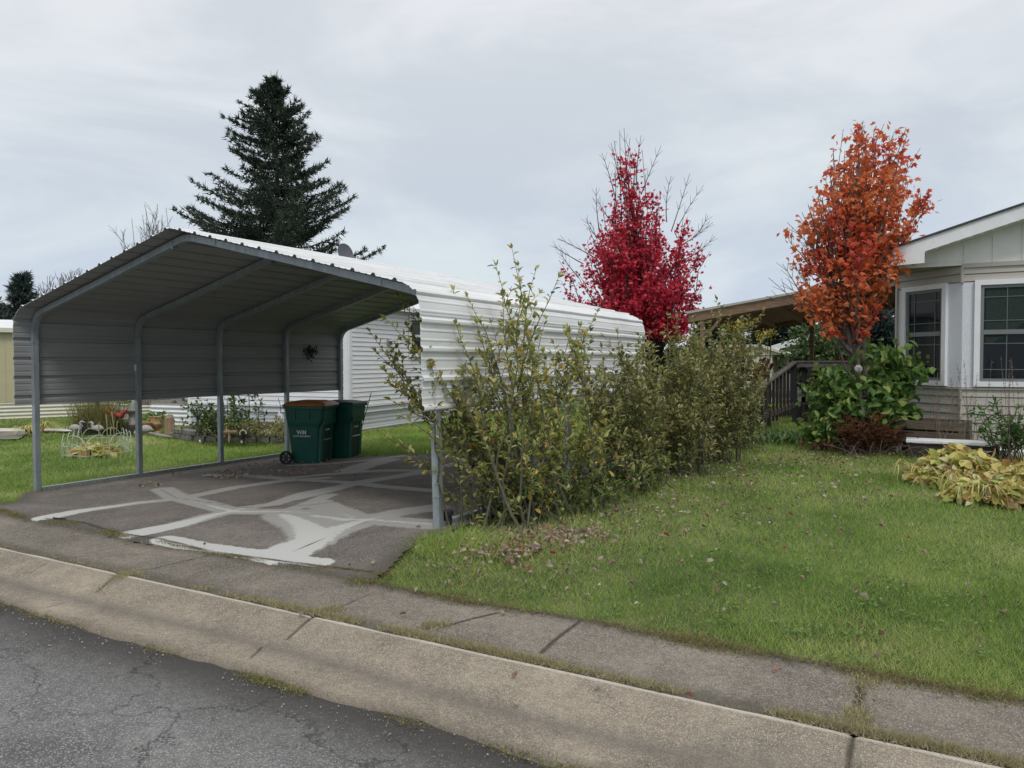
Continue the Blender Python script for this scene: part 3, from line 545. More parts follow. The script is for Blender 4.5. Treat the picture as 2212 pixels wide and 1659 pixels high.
# bows
bp = [(0.0, .05)]+[(0.0, z) for z in (1.0, 2.0, 2.10)]+arc((.0, 2.10), (.0, 2.34), (.24, 2.40), 8)[1:]+[(1.5, 2.70), (3.12, 3.10)]+arc((3.12, 3.10), (3.29, 3.15), (3.46, 3.105), 6)[1:]+[(5, 2.748), (6.56, 2.375)]+arc((6.56, 2.375), (6.8, 2.31), (6.8, 2.08), 8)[1:]+[(6.8, 2.0), (6.8, 1.0), (6.8, .05)]
bp = np.array(bp)
for i in range(5):
    v = min(i*CS, 6.0); bow = MB(); tt = unit(np.gradient(bp, axis=0)); nn = np.stack([-tt[:, 1], tt[:, 0]], 1); rings = []
    vv_ = np.full(len(bp), v); vv_ = vv_-(.55*np.clip(bp[:, 0]/6.8, 0, 1) if i == 4 else .12*i*np.clip(bp[:, 0]/6.8, 0, 1))
    z0 = float(G(*CT(0, v)[:2])); z1 = float(G(*CT(6.8, v)[:2])); bz = bp[:, 1].copy(); bz[0] = z0; bz[-1] = z1-.01
    for a, b in ((-1, -1), (1, -1), (1, 1), (-1, 1)):
        rings.append(CT(bp[:, 0]+nn[:, 0]*a*.036, vv_+b*.034, bz+nn[:, 1]*a*.036))
    Rg = np.stack(rings, 1); n = len(bp); idx = np.arange(n-1)[:, None]*4; j = np.arange(4)[None]; j2 = (j+1) % 4
    bow.add(Rg.reshape(-1, 3), np.stack([idx+j, idx+j2, idx+4+j2, idx+4+j], -1).reshape(-1, 4))
    bo = bow.build('frame_bow', M['galv'], carport)
    cl = MB()
    for u_, z_ in ((0, 1.98), (.62, 2.487), (3.05, 3.055), (3.8, 3.045), (6.2, 2.463), (6.8, 1.98)):
        k = int(np.argmin(np.abs(bp[:, 0]-u_)+np.abs(bp[:, 1]-z_)*.2)); ang = 0 if u_ in (0, 6.8) else (math.atan2(.405, 1.72) if u_ < 3.4 else -math.atan2(.375, 1.56))
        vk = v-(.55*u_/6.8 if i == 4 else .12*i*u_/6.8)
        if u_ in (0, 6.8): cl.box(CT(u_, vk, z_), (.079, .079, .03))
        else: cl.box(CT(u_, vk, z_), (.03, .079, .079), ry=-ang)
    for u_, zz in ((0, z0), (6.8, z1)): cl.box(CT(u_, v-(.55*u_/6.8 if i == 4 else .12*i*u_/6.8), zz+.30), (.078, .078, .012)); 
    cl.build_each('connector_sleeve', M['galv'], bo)
for u_, v0, v1 in ((0, .05, 6.0), (6.8, .05, 5.4)):
    r = MB()
    for a_, b_ in zip(np.linspace(v0, v1, 9)[:-1], np.linspace(v0, v1, 9)[1:]):
        p, q = CT(u_, a_), CT(u_, b_); p[2] = float(G(p[0], p[1]))+.03; q[2] = float(G(q[0], q[1]))+.03; r.beam(p, q, .06, .06)
    r.build('base_rail', M['galv'], carport)
def text_mesh(name, s, size, m, parent, loc, xdir, updir, ext=.0015, bold=0.0, spacing=1.0, label=None):
    cu = bpy.data.curves.new(name, 'FONT'); cu.body = s; cu.size = size; cu.extrude = ext; cu.offset = bold; cu.align_x = 'CENTER'; cu.align_y = 'CENTER'; cu.space_character = spacing
    t = bpy.data.objects.new(name, cu); col.objects.link(t); bpy.context.view_layer.update()
    me = bpy.data.meshes.new_from_object(t.evaluated_get(bpy.context.evaluated_depsgraph_get())); bpy.data.objects.remove(t)
    xd = unit(np.array(xdir, float)); ud = unit(np.array(updir, float)); nd = np.cross(xd, ud); base_ = np.array(parent['_w'])
    vs = np.array([v.co[:] for v in me.vertices]); vs = vs[:, :1]*xd+vs[:, 1:2]*ud+vs[:, 2:3]*nd+np.array(loc)-base_
    me.vertices.foreach_set('co', vs.astype(np.float32).ravel()); me.update(); me.materials.clear(); me.materials.append(m)
    o = bpy.data.objects.new(name, me); col.objects.link(o); o.parent = parent; o['_w'] = list(base_)
    if label: o['label'] = label
    return o
# number plate on the right front post
pc = CT(6.8, -.038, 1.185)
pl = MB().box(pc, (.058, .004, .105), rz=CROT).build('number_plate', mat('plate_white', (.62, .62, .58), .5, .05, 20), carport)
text_mesh('digit', '8', .125, M['black'], pl, pc+V3(0, -.0035, 0), (math.cos(CROT), math.sin(CROT), 0), (0, 0, 1), bold=.004)
# small grey box on the second left post, dark birds nest shaped tangle on the left wall
MB().box(CT(-.0, CS-.04, 1.62), (.025, .02, .1)).build('wall_box', M['white_obj'], carport)
th = thing('wall_ornament', 'small dark metal butterfly ornament fixed high inside the carport wall', 'ornament', CT(.0, 5.2, 1.9))
mb = MB(); c = CT(.02, 5.15, 1.90)
P = c+rng.normal(size=(60, 3))*[.01, .08, .06]; scatter(mb, LEAF_S, P, rng.normal(size=(60, 3))*[.1, 1, 1], np.tile([1., 0, 0], (60, 1)), .09, .035); mb.build('foliage', M['iron'], th)  # this foliage is the ornament's dark metal leaf shapes, not a plant

# ------------------------------------------------------------------ wheelie bins
def bin_(name, loc, yaw, label, lidmat, letters, lidtag, lift=0.0):
    o = thing(name, label, 'trash bin', loc, 'wheeled trash bins'); c, s = math.cos(yaw), math.sin(yaw)
    fx, sx_ = np.array([c, s, 0]), np.array([-s, c, 0]); O = np.array(loc, float)
    def W(a, b, z): return O+fx*a+sx_*b+np.array([0, 0, z])
    def sect(a0, a1, hb, z, r=.06):
        pts = []
        for (ca, cb, st) in ((a1-r, hb-r, 0), (a0+r, hb-r, 90), (a0+r, -hb+r, 180), (a1-r, -hb+r, 270)):
            for k in range(5): t = R_(st+k*22.5); pts.append(W(ca+r*math.cos(t), cb+r*math.sin(t), z))
        return pts
    secs = [(-.24, .30, .235, .03), (-.27, .325, .262, .35), (-.30, .345, .285, .66), (-.315, .40, .30, .74), (-.325, .425, .305, .80), (-.34, .44, .32, .975), (-.34, .44, .32, .98), (-.37, .475, .345, .985), (-.37, .475, .345, 1.03), (-.33, .43, .31, 1.035)]
    secs = [(*q[:3], q[3]) for q in secs]
    ring = [sect(*q) for q in secs]; V = np.concatenate(ring); k = 20; n = len(secs); i = np.arange(n-1)[:, None]*k; j = np.arange(k)[None]; j2 = (j+1) % k
    mb = MB().add(V, np.stack([i+j, i+j2, i+k+j2, i+k+j], -1).reshape(-1, 4)); mb.add(ring[0], [list(range(k))[::-1]]); mb.add(ring[-1], [list(range(k))])
    body = mb.build('body', M['green_plastic'], o, smooth=False, bevel=.004)
    rb = MB()                                                        # raised ribs that leave the lifting recess between them
    for b in (-.2, .2): rb.prism([W(.30, b-.05, .05), W(.30, b+.05, .05), W(.345, b+.05, .05), W(.345, b-.05, .05)], (0, 0, 0), fx*.035+V3(0, 0, .66))
    rb.prism([W(.36, -.25, .70), W(.36, .25, .70), W(.425, .25, .70), W(.425, -.25, .70)], (0, 0, 0), fx*.02+V3(0, 0, .1))
    rb.build_each('front_rib', M['green_plastic'], o)
    MB().prism([W(.318, -.14, .05), W(.318, .14, .05), W(.338, .14, .05), W(.338, -.14, .05)], (0, 0, 0), fx*.035+V3(0, 0, .64)).build('recess_shade', mat('recess_shade_green', (.003, .03, .024), .5, .1), o)  # thin block; the shade of a recess is put into its darker green
    MB().tube([W(.372, -.15, .43), W(.372, .15, .43)], .011, 8).build('grab_bar', M['galv'], o)
    gr = MB()
    for b in (-1, 1):
        for a in (-.12, .16): gr.box(W(a, b*.315, .89), (.02, .03, .16), rz=yaw)
    gr.build_each('side_rib', M['green_plastic'], o)
    ld = MB(); prof = []
    for (a0, a1, hb, z) in ((-.37, .485, .355, 1.036), (-.36, .475, .345, 1.062), (-.30, .41, .29, 1.085+lift), (-.16, .28, .20, 1.108+lift), (-.05, .15, .1, 1.112+lift)): prof.append(sect(a0, a1, hb, z))
    V = np.concatenate(prof); n = len(prof); i = np.arange(n-1)[:, None]*k
    ld.add(V, np.stack([i+j, i+j2, i+k+j2, i+k+j], -1).reshape(-1, 4)); ld.add(prof[-1], [list(range(k))]); ld.add(prof[0], [list(range(k))[::-1]])
    ld.build('lid', lidmat, o, smooth=True, label=lidtag)
    MB().tube([W(-.40, -.25, 1.04), W(-.40, .25, 1.04)], .016, 8).tube([W(-.34, -.25, 1.0), W(-.40, -.25, 1.04)], .012, 6).tube([W(-.34, .25, 1.0), W(-.40, .25, 1.04)], .012, 6).build('handle', M['black'], o)
    for b in (-1, 1):
        wb = MB(); cc = W(-.30, b*.33, .122); ax = sx_
        wh = bpy.data.objects
        ang = np.linspace(0, 2*np.pi, 25)[:-1]; prof = [(.118, -.03), (.122, -.015), (.122, .015), (.118, .03), (.09, .03), (.087, .012), (.087, -.012), (.09, -.03)]
        V = np.concatenate([[cc+ax*h+r*(fx*math.cos(t)+V3(0, 0, 1)*math.sin(t)) for t in ang] for r, h in prof]); n = len(prof); kk = 24; ii = np.arange(n)[:, None]*kk; jj = np.arange(kk)[None]; jn = (jj+1) % kk; i2 = ((np.arange(n)+1) % n)[:, None]*kk
        wb.add(V, np.stack([ii+jj, ii+jn, i2+jn, i2+jj], -1).reshape(-1, 4)); w_ = wb.build('wheel', M['black'], o)
        hb_ = MB(); 
        for t in np.arange(6)*np.pi/3: hb_.beam(cc, cc+.09*(fx*math.cos(t)+V3(0, 0, 1)*math.sin(t)), .03, .012, up=tuple(sx_))
        hb_.tube([cc-ax*.02, cc+ax*.025], .03, 12); hb_.build('spokes', M['iron'], w_)
    if letters:
        text_mesh('logo', 'WM', .105, M['ink'], o, W(.0, -.2985, .565), fx*.995, V3(0, 0, 1)+sx_*-.09, bold=.003)
        text_mesh('logo_text', 'WASTE MANAGEMENT', .034, M['ink'], o, W(.0, -.291, .50), fx, V3(0, 0, 1)+sx_*-.09, bold=.001)
    text_mesh('serial_number', letters or '51806273', .05, M['ink'], o, W(.374, .005, .60), sx_, (0, 0, 1))
    o.scale = (.92, .92, .97)
    return o
b1 = bin_('trash_bin', list(gp(668, 998)-V3(0, 0, .01)), R_(18), 'dark green wheeled bin with an orange lid by the carport post', M['orange_plastic'], '51407382', 'orange domed lid', .015)
bin_('trash_bin', list(gp(733, 988)-V3(0, 0, .01)), R_(13), 'dark green wheeled bin with a dark green lid behind the orange lidded one', M['green_lid'], '', 'dark green lid', -.02)

# ------------------------------------------------------------------ buildings
def lap(mb, A, B, z0, z1, pitch, out, depth=.022, mi=0, dz=0):
    """lap siding between two plan points; out = outward normal in plan"""
    A = V3(*A[:2], 0); B = V3(*B[:2], 0); o = V3(*out[:2], 0); o /= np.linalg.norm(o); n = max(1, int(round((z1-z0)/pitch))); zs = np.linspace(z0, z1, n+1)
    for a, b in zip(zs[:-1], zs[1:]):
        g = min(.02, (b-a)*.14)
        P = [A+o*depth+[0, 0, a+g], B+o*depth+[0, 0, a+g], B+o*(depth*.7)+[0, 0, (a+b)/2], A+o*(depth*.7)+[0, 0, (a+b)/2], A+o*(depth*.7-.002)+[0, 0, (a+b)/2+.006], B+o*(depth*.7-.002)+[0, 0, (a+b)/2+.006], B+o*(depth*.45)+[0, 0, b], A+o*(depth*.45)+[0, 0, b], A-o*.012+[0, 0, a+g], B-o*.012+[0, 0, a+g], A-o*.012+[0, 0, a-.002], B-o*.012+[0, 0, a-.002], A+o*(depth*.45)+[0, 0, a], B+o*(depth*.45)+[0, 0, a]]
        mb.add(P, [[0, 1, 2, 3], [3, 2, 5, 4], [4, 5, 6, 7], [8, 9, 1, 0], [10, 11, 9, 8], [12, 13, 11, 10]], mi)
    return mb
def corr(mb, A, B, z0, z1, pitch, out, depth=.02, mi=0):
    A = V3(*A[:2], 0); B = V3(*B[:2], 0); o = V3(*out[:2], 0); o /= np.linalg.norm(o); n = max(2, int((z1-z0)/pitch*8)); z = np.linspace(z0, z1, n); h = depth*(.5+.5*np.cos(2*np.pi*(z-z0)/pitch))
    V = np.vstack([A+o*h[:, None]+np.column_stack([0*z, 0*z, z]), B+o*h[:, None]+np.column_stack([0*z, 0*z, z])])
    return mb.add(V, [[i, n+i, n+i+1, i+1] for i in range(n-1)], mi)
# --- white home behind the carport
cA = V3(-13.12, 14.95, 0); sA = unit(V3(-.098, 1, 0)); eA = unit(V3(-1, -.098, 0)); LA, WA = 16.0, 5.62; gz_ = -.16
pR = cA+sA*LA; pL = cA+eA*WA; nR = -eA; nF = -sA
hA = thing('mobile_home', 'long white vinyl sided mobile home behind the metal carport', 'mobile home', cA+V3(0, 0, gz_))
mb = MB(); lap(mb, pL, cA, .52, 3.35, .125, nF); lap(mb, cA, pR, .52, 3.35, .125, nR)
mb.prism([cA+V3(0, 0, gz_)+eA*.05+sA*.05, pR+V3(0, 0, gz_)+eA*.05, pR+eA*(WA-.05)+V3(0, 0, gz_), pL-eA*.05+sA*.05+V3(0, 0, gz_)], (0, 0, 0), (0, 0, 3.5))
mb.build('wall', M['white_siding'], hA)
mb = MB(); corr(mb, pL, cA, gz_, .51, .11, nF, .008); corr(mb, cA, pR, gz_, .51, .11, nR, .008); mb.build('skirting', M['skirt'], hA)
mb = MB()
for z in (.51, .36, -.09):
    mb.beam(pL+nF*.035+V3(0, 0, z), cA+nF*.035+nR*.035+V3(0, 0, z), .03, .035); mb.beam(cA+nR*.035+V3(0, 0, z), pR+nR*.035+V3(0, 0, z), .03, .035)
mb.build_each('skirt_trim', M['white_paint'], hA)
mb = MB(); mb.box(cA+nF*.02+eA*.06+V3(0, 0, 1.92), (.13, .035, 2.84), rz=math.atan2(eA[1], eA[0])); mb.box(cA+nR*.02+sA*.06+V3(0, 0, 1.92), (.035, .13, 2.84), rz=math.atan2(eA[1], eA[0])); mb.box(pL+nF*.02-eA*.05+V3(0, 0, 1.6), (.12, .035, 3.4), rz=math.atan2(eA[1], eA[0]))
mb.build_each('corner_board', M['white_paint'], hA)
mb = MB(); rm = cA+eA*WA/2
mb.prism([cA-eA*.25-sA*.15+V3(0, 0, 3.3), rm-sA*.15+V3(0, 0, 3.95), pL+eA*.25-sA*.15+V3(0, 0, 3.3), pL+eA*.25-sA*.15+V3(0, 0, 3.18), cA-eA*.25-sA*.15+V3(0, 0, 3.18)], (0, 0, 0), sA*(LA+.3)); rf = mb.build('roof', M['white_metal'], hA)
def sash_window(parent, c, wd, ht, xd, nd, sash, grid=False, name='window', trim=.09, deep=.05, pane=None):
    """double hung window: trim, sash frames, glass; c = centre, xd along the wall, nd outward"""
    c = np.array(c, float); xd = unit(np.array(xd, float)); nd = unit(np.array(nd, float)); U = V3(0, 0, 1)
    def bar(mb, x0, z0, x1, z1, w_, d0, d1):
        a = c+xd*x0+U*z0; b = c+xd*x1+U*z1; mid = nd*(d0+d1)/2
        if abs(x1-x0) > abs(z1-z0): mb.beam(a+mid, b+mid, d1-d0, w_)
        else: mb.beam(a+mid, b+mid, w_, d1-d0, up=tuple(nd))
    t = MB(); W2, H2 = wd/2, ht/2
    for s in (-1, 1): bar(t, s*(W2+trim/2), -H2-trim, s*(W2+trim/2), H2+trim, trim, 0, deep)
    for s in (-1, 1): bar(t, -W2, s*(H2+trim/2), W2, s*(H2+trim/2), trim, 0, deep-.002)
    wn = t.build(name, M['white_paint'], parent)
    f = MB(); sw = .05
    for s in (-1, 1): bar(f, s*(W2-sw/2), -H2, s*(W2-sw/2), H2, sw, .0, .03)
    for z in (-H2+sw/2, H2-sw/2): bar(f, -W2+sw, z, W2-sw, z, sw, .0, .029)
    bar(f, -W2+sw, .02, W2-sw, .02, .075, .0, .034)
    f.build('sash', sash, wn)
    if grid:
        g = MB()
        for z0, z1 in ((.06, H2-sw), (-H2+sw, -.02)):
            for x in (-W2+sw+.16*wd, W2-sw-.16*wd): bar(g, x, z0, x, z1, .014, .006, .016)
            for z in (z0+.15, z1-.15): bar(g, -W2+sw, z, W2-sw, z, .014, .006, .0155)
        g.build('glazing_bar', mat('glazing_bar_grey', (.10, .13, .115), .5, .05), wn)
    gl = MB(); q = [c+xd*x+U*z+nd*.004 for x, z in ((-W2, -H2), (W2, -H2), (W2, H2), (-W2, H2))]; gl.add(q, [[0, 1, 2, 3]]); gl.build('glass', pane or M['glass'], wn)
    return wn
wc = cA+sA*3.45+V3(0, 0, 2.48)+nR*.03
sash_window(hA, wc, .75, 1.1, sA, nR, M['white_paint'], trim=.07)
mb = MB(); lc = cA+sA*1.9+nR*.05+V3(0, 0, 2.28); mb.box(lc, (.1, .16, .16), rz=math.atan2(eA[1], eA[0])); mb.lathe(lc+nR*.12+V3(0, 0, .02), [(.0, .08), (.12, .05), (.15, .0), (.13, -.01), (0, 0)], 12); mb.build('porch_light', M['cement'], hA)
vv_ = MB().lathe(rm-eA*1.2+sA*4.3+V3(0, 0, 3.75), [(.09, 0), (.09, .55), (.2, .56), (.2, .7), (.1, .74), (0, .75)], 14); vv_.build('roof_vent', M['white_metal'], hA)
# dish and tripod on the roof
dp = atD(744, 561, 22.5); d_ = thing('satellite_dish', 'dark grey satellite dish standing above the white home roof', 'satellite dish', dp)
nd = unit(V3(.93, -.25, .28)); a1 = unit(np.cross(nd, V3(0, 0, 1))); a2 = np.cross(a1, nd); dc = dp+V3(0, 0, .18); mb = MB(); rr = np.linspace(0, 1, 7); th_ = np.linspace(0, 2*np.pi, 25)[:-1]
V = np.concatenate([[dc+a1*r*.27*math.cos(t)+a2*r*.31*math.sin(t)+nd*(r*r*.07) for t in th_] for r in rr]); k = 24; i = np.arange(6)[:, None]*k; j = np.arange(k)[None]
F_ = np.stack([i+j, i+(j+1) % k, i+k+(j+1) % k, i+k+j], -1).reshape(-1, 4); mb.add(V, F_); mb.add(V-nd*.012, F_[:, ::-1]); mb.build('reflector', M['dish'], d_, smooth=True)
MB().tube([dc-nd*.02, dc-nd*.1, dp+V3(0, 0, -1.4)], .025, 8).build('mast', M['galv'], d_); MB().tube([dc+a2*-.25, dc+nd*.33+a2*-.1], .012, 6).box(dc+nd*.34+a2*-.1, (.06, .06, .1)).build('feed_arm', M['dish'], d_)
tp = atD(1022, 618, 24.5); t_o = thing('tripod_mount', 'small black tripod mount standing on the white home roof ridge', 'antenna mount', tp); mb = MB()
for a in (0, 2.1, 4.2): mb.tube([tp+V3(.16*math.cos(a), .16*math.sin(a), -.5), tp+V3(.045*math.cos(a), .045*math.sin(a), .16)], .012, 5)
mb.box(tp+V3(0, 0, .16), (.16, .05, .03)); mb.build('tripod', M['iron'], t_o)
# wooden porch of the white home
po = thing('wooden_porch', 'grey wooden porch with railing and steps beside the white home', 'porch', pL+eA*1.2+V3(0, 0, gz_)); yP = 14.6
e2 = eA; mb = MB(); p0 = pL+eA*.05+nF*-.3; p1 = p0+e2*1.7
mb.beam(p0+V3(0, 0, .5)-nF*.9, p1+V3(0, 0, .5)-nF*.9, 2.0, .1); mb.build('deck_floor', M['grey_wood'], po)
mb = MB()
for k in range(15): q = p0+e2*(1.7*k/14); mb.beam(q+V3(0, 0, .66), q+V3(0, 0, 1.5), .035, .035, up=(1, 0, 0))
mb.build_each('baluster', M['grey_wood'], po)
mb = MB().beam(p0+V3(0, 0, 1.80), p1+V3(0, 0, 1.80), .09, .05).beam(p0+V3(0, 0, .68)+nF*.03, p1+V3(0, 0, .68)+nF*.03, .03, .07).beam(p1+nF*.1+V3(0, 0, .95), p1+e2*1.3+nF*.1+V3(0, 0, .05), .05, .09).beam(p0+e2*.55+V3(0, 0, .0), p0+e2*.55+V3(0, 0, 1.84), .11, .11, up=(1, 0, 0)).beam(p1+V3(0, 0, -.1), p1+V3(0, 0, 1.84), .1, .1, up=(1, 0, 0)); mb.build_each('handrail', M['grey_wood'], po)
mb = MB(); corr(mb, p1+nF*.12, p0+nF*.12, gz_, .47, .13, nF, .05); mb.build('skirt_panel', M['white_obj'], po)
mb = MB()
for k in range(18): q = p1+e2*(.1+.12*k)-nF*1.2; mb.beam(q+V3(0, 0, .3), q+V3(0, 0, 2.1), .09, .03, up=(1, 0, 0))
mb.build_each('privacy_slat', M['grey_wood'], po)
# --- tan home at the far left
qa = V3(-26.8, 13.3, 0); sB = unit(gp(395, 889)*[1, 1, 0]-gp(0, 904)*[1, 1, 0]); nB = V3(sB[1], -sB[0], 0); qb = qa+sB*9.2; qa = qa-sB*4; gB = -.16
hB = thing('mobile_home', 'tan panelled mobile home with cream ribbed skirting at the far left', 'mobile home', qa+V3(0, 0, gB))
mb = MB(); mb.prism([qa+V3(0, 0, .36), qb+V3(0, 0, .36), qb-nB*4.2+V3(0, 0, .36), qa-nB*4.2+V3(0, 0, .36)], (0, 0, 0), (0, 0, 2.5))
LB = np.linalg.norm(qb-qa)
for k in range(int(LB/.3)): q = qa+sB*(.3*k+(.05 if k % 2 else 0)); mb.beam(q+nB*.006+V3(0, 0, .38), q+nB*.006+V3(0, 0, 2.84), .022, .012, up=tuple(nB))
mb.build('wall', M['tan'], hB)
mb = MB(); corr(mb, qa+nB*.02, qb+nB*.02, gB, .36, .125, nB, .035); mb.build('skirting', M['cream'], hB)
mb = MB(); mb.prism([qa+nB*.15+V3(0, 0, 2.84), qa-nB*2.1+V3(0, 0, 3.25), qa-nB*4.4+V3(0, 0, 2.84), qa-nB*4.4+V3(0, 0, 2.74), qa+nB*.15+V3(0, 0, 2.74)], (0, 0, 0), sB*(LB+.1)); rB = mb.build('roof', M['white_metal'], hB)
mb = MB().beam(qa+nB*.16+V3(0, 0, 2.80), qb+nB*.16+V3(0, 0, 2.80), .03, .15); mb.build('eave_trim', M['cream'], hB)
vp = atD(31, 707, 27.0); MB().lathe(vp+V3(0, 0, -.35), [(.13, -.2), (.13, .38), (.2, .40), (.2, .5), (.17, .53), (.19, .55), (.17, .6), (0, .62)], 16).build('roof_vent', M['white_metal'], hB)

# --- grey tan house on the right with the angled corner
A0 = V3(.64, 14.6, 0); B0 = V3(-.355, 15.595, 0); XR = 7.5; fd = unit(V3(-1, 1, 0)); fn = unit(V3(-1, -1, 0)); wd_ = np.linalg.norm(B0-A0)
hC = thing('house', 'grey beige vinyl house with angled bay windows and a low gable', 'house', A0+V3(0, 0, .15))
ZS0, ZSill, ZTop, ZEv = .36, 1.26, 3.02, 3.27
mb = MB(); lap(mb, A0, V3(XR, 14.6, 0), ZS0, ZSill-.03, .155, (0, -1)); lap(mb, B0, A0, ZS0, ZSill-.03, .155, fn); lap(mb, V3(B0[0], 26, 0), B0, ZS0, 3.4, .1255, (-1, 0))
lap(mb, A0, V3(XR, 14.6, 0), ZTop+.0, ZEv, .125, (0, -1)); lap(mb, B0, A0, ZTop+.0, ZEv+.16, .14, fn)
mb.prism([A0+V3(.02, .05, .1), V3(XR, 14.65, .1), V3(XR, 26, .1), V3(B0[0]+.05, 26, .1), B0+V3(.05, .02, .1)], (0, 0, 0), (0, 0, 3.25)); mb.build('wall', M['beige_siding'], hC)
mb = MB(); mb.beam(A0+V3(0, -.012, .36), A0+V3(0, -.012, ZSill-.03), .075, .03, up=(1, -1, 0)); mb.beam(A0+V3(0, -.012, ZTop), A0+V3(0, -.012, ZEv), .09, .03, up=(1, -1, 0)); mb.beam(B0+V3(-.01, -.01, .36), B0+V3(-.01, -.01, ZEv+.1), .07, .03, up=(-1, -.4, 0)); mb.beam(A0+V3(-.02, -.02, ZSill-.02), V3(XR, 14.58, ZSill-.02), .05, .03); mb.beam(A0+fn*.02+V3(0, 0, ZSill-.02), B0+fn*.02+V3(0, 0, ZSill-.02), .05, .03)
mb.beam(A0+V3(-.02, -.02, ZEv+.03), V3(XR, 14.58, ZEv+.03), .045, .07); mb.build_each('corner_trim', M['beige_siding'], hC)
mb = MB(); mb.prism([A0+V3(0, -.01, ZSill), V3(XR, 14.59, ZSill), V3(XR, 14.61, ZSill), A0+V3(0, .02, ZSill)], (0, 0, 0), (0, 0, ZTop-ZSill)); mb.prism([B0+fn*.01+V3(0, 0, ZSill), A0+fn*.01+V3(0, 0, ZSill), A0-fn*.01+V3(0, 0, ZSill), B0-fn*.01+V3(0, 0, ZSill)], (0, 0, 0), (0, 0, ZTop-ZSill)); mb.build('window_panel', M['stucco'], hC)
fc = (A0+B0)/2+fd*.05+fn*.012+V3(0, 0, (ZSill+ZTop)/2+.02)
wn1 = sash_window(hC, fc, .80, 1.60, -fd, fn, M['sash'], True, trim=.085, deep=.06)
for x_ in (1.905, 4.6): w_ = sash_window(hC, V3(x_+.0, 14.588, (ZSill+ZTop)/2+.02), 2.02, 1.60, (1, 0, 0), (0, -1, 0), M['sash'], True, trim=.085, deep=.06)
# curtain behind the front window, pulled aside
st = MB(); st.box(fc+fn*.008-fd*.08+V3(0, 0, -.38), (.07, .004, .07), rz=R_(-45)); st.box(fc+fn*.008-fd*-.10+V3(0, 0, -.39), (.06, .004, .05), rz=R_(-45)); st.box(fc+fn*.008-fd*-.10+V3(0, 0, -.47), (.06, .004, .05), rz=R_(-45)); st.box(fc+fn*.008-fd*.08+V3(0, 0, -.47), (.06, .004, .03), rz=R_(-45)); st.build_each('paper_note', M['sticker'], wn1)
cm = MB(); Wc = V3(1.905, 14.582, (ZSill+ZTop)/2+.02)
xs_ = np.linspace(-.93, .93, 40); top = .74
low = [(-.93, -.20), (-.55, .0), (-.48, .12), (-.36, .18), (-.22, .33), (-.1, .42), (.2, .5), (.93, .52)]
V = [Wc+V3(x, 0, top) for x in xs_]+[Wc+V3(x, 0, np.interp(x, [a for a, _ in low], [b for _, b in low])+.015*math.sin(x*40)) for x in xs_]; cm.add(V, [[i, i+1, 41+i, 40+i] for i in range(39)]); cm.build('lace_curtain', M['curtain'], hC)
# gable, soffit, fascia, roof
sl_ = .304; xe = -.43; ze = 3.36; yF = 14.18
def rz_(x): return ze+(x-xe)*sl_
xr = 3.6
mb = MB(); mb.add([V3(xe+.1, 14.585, ZEv+.04), V3(2*xr-xe-.1, 14.585, ZEv+.04), V3(2*xr-xe-.1, 14.585, ze+.06), V3(xr, 14.585, rz_(xr)+.03), V3(xe+.1, 14.585, ze+.06)], [[0, 1, 2, 3, 4]])
for x in np.arange(.66, 6.6, .405):
    zt = (rz_(x) if x < xr else rz_(2*xr-x))-.02; mb.beam(V3(x, 14.575, ZEv+.06), V3(x, 14.575, zt), .022, .022, up=(0, 1, 0))
mb.build('gable_panel', M['batten'], hC)
mb = MB()
for s, (xa, xb) in ((1, (xe, xr)), (-1, (2*xr-xe, xr))):
    mb.prism([V3(xa, yF, ze+.02), V3(xb, yF, rz_(xr)+.02), V3(xb, yF, rz_(xr)+.24), V3(xa, yF, ze+.24)], (0, 0, 0), (0, .03, 0))
mb.prism([V3(xe, yF-.002, ze-.04), V3(xe+.5, yF-.002, ze-.02), V3(xe+.5, yF-.002, ze+.2), V3(xe, yF-.002, ze+.06)], (0, 0, 0), (0, .03, 0))
mb.prism([V3(xe-.01, yF, ze-.03), V3(xe-.01, yF, ze+.235), V3(xe-.01, 26, ze+.235), V3(xe-.01, 26, ze-.03)], (0, 0, 0), (.025, 0, 0)); mb.build('fascia', M['white_paint'], hC)
mb = MB(); mb.add([V3(xe, yF+.03, ze+.02), V3(xr, yF+.03, rz_(xr)+.02), V3(xr, 14.6, rz_(xr)+.02), V3(xe, 14.6, ze+.02)], [[0, 3, 2, 1]]); mb.prism([V3(xe+.01, 14.575, ZEv+.1), V3(.60, 14.575, ZEv+.1), V3(.63, 14.59, ZEv+.1), V3(B0[0], 15.6, ZEv+.16), V3(xe+.01, 15.8, ZEv+.16)], (0, 0, 0), (0, 0, .01))
for k in range(22): x = xe+.35+k*.16; mb.box(V3(x, yF+.06, rz_(x)+.012), (.05, .05, .02), ry=-math.atan(sl_))
mb.build('soffit', M['batten'], hC)
mb = MB()
for (xa, xb, za, zb) in ((xe-.04, xr, ze-.012, rz_(xr)), (2*xr-xe+.04, xr, ze-.012, rz_(xr))): mb.prism([V3(xa, yF-.03, za+.24), V3(xb, yF-.03, zb+.24), V3(xb, yF-.03, zb+.275), V3(xa, yF-.03, za+.275)], (0, 0, 0), (0, 12, 0))
mb.build('roof', M['shingle'], hC)
mb = MB()
for k in range(10): mb.beam(V3(.0, 14.75+.0*k, 0), V3(.001, 14.75, .01), .01, .01)
mb = MB(); corr(mb, B0, A0, .12, .36, .09, fn, .012); corr(mb, A0, V3(XR, 14.6, 0), .12, .36, .09, (0, -1), .012); mb.build('skirting', M['batten'], hC)
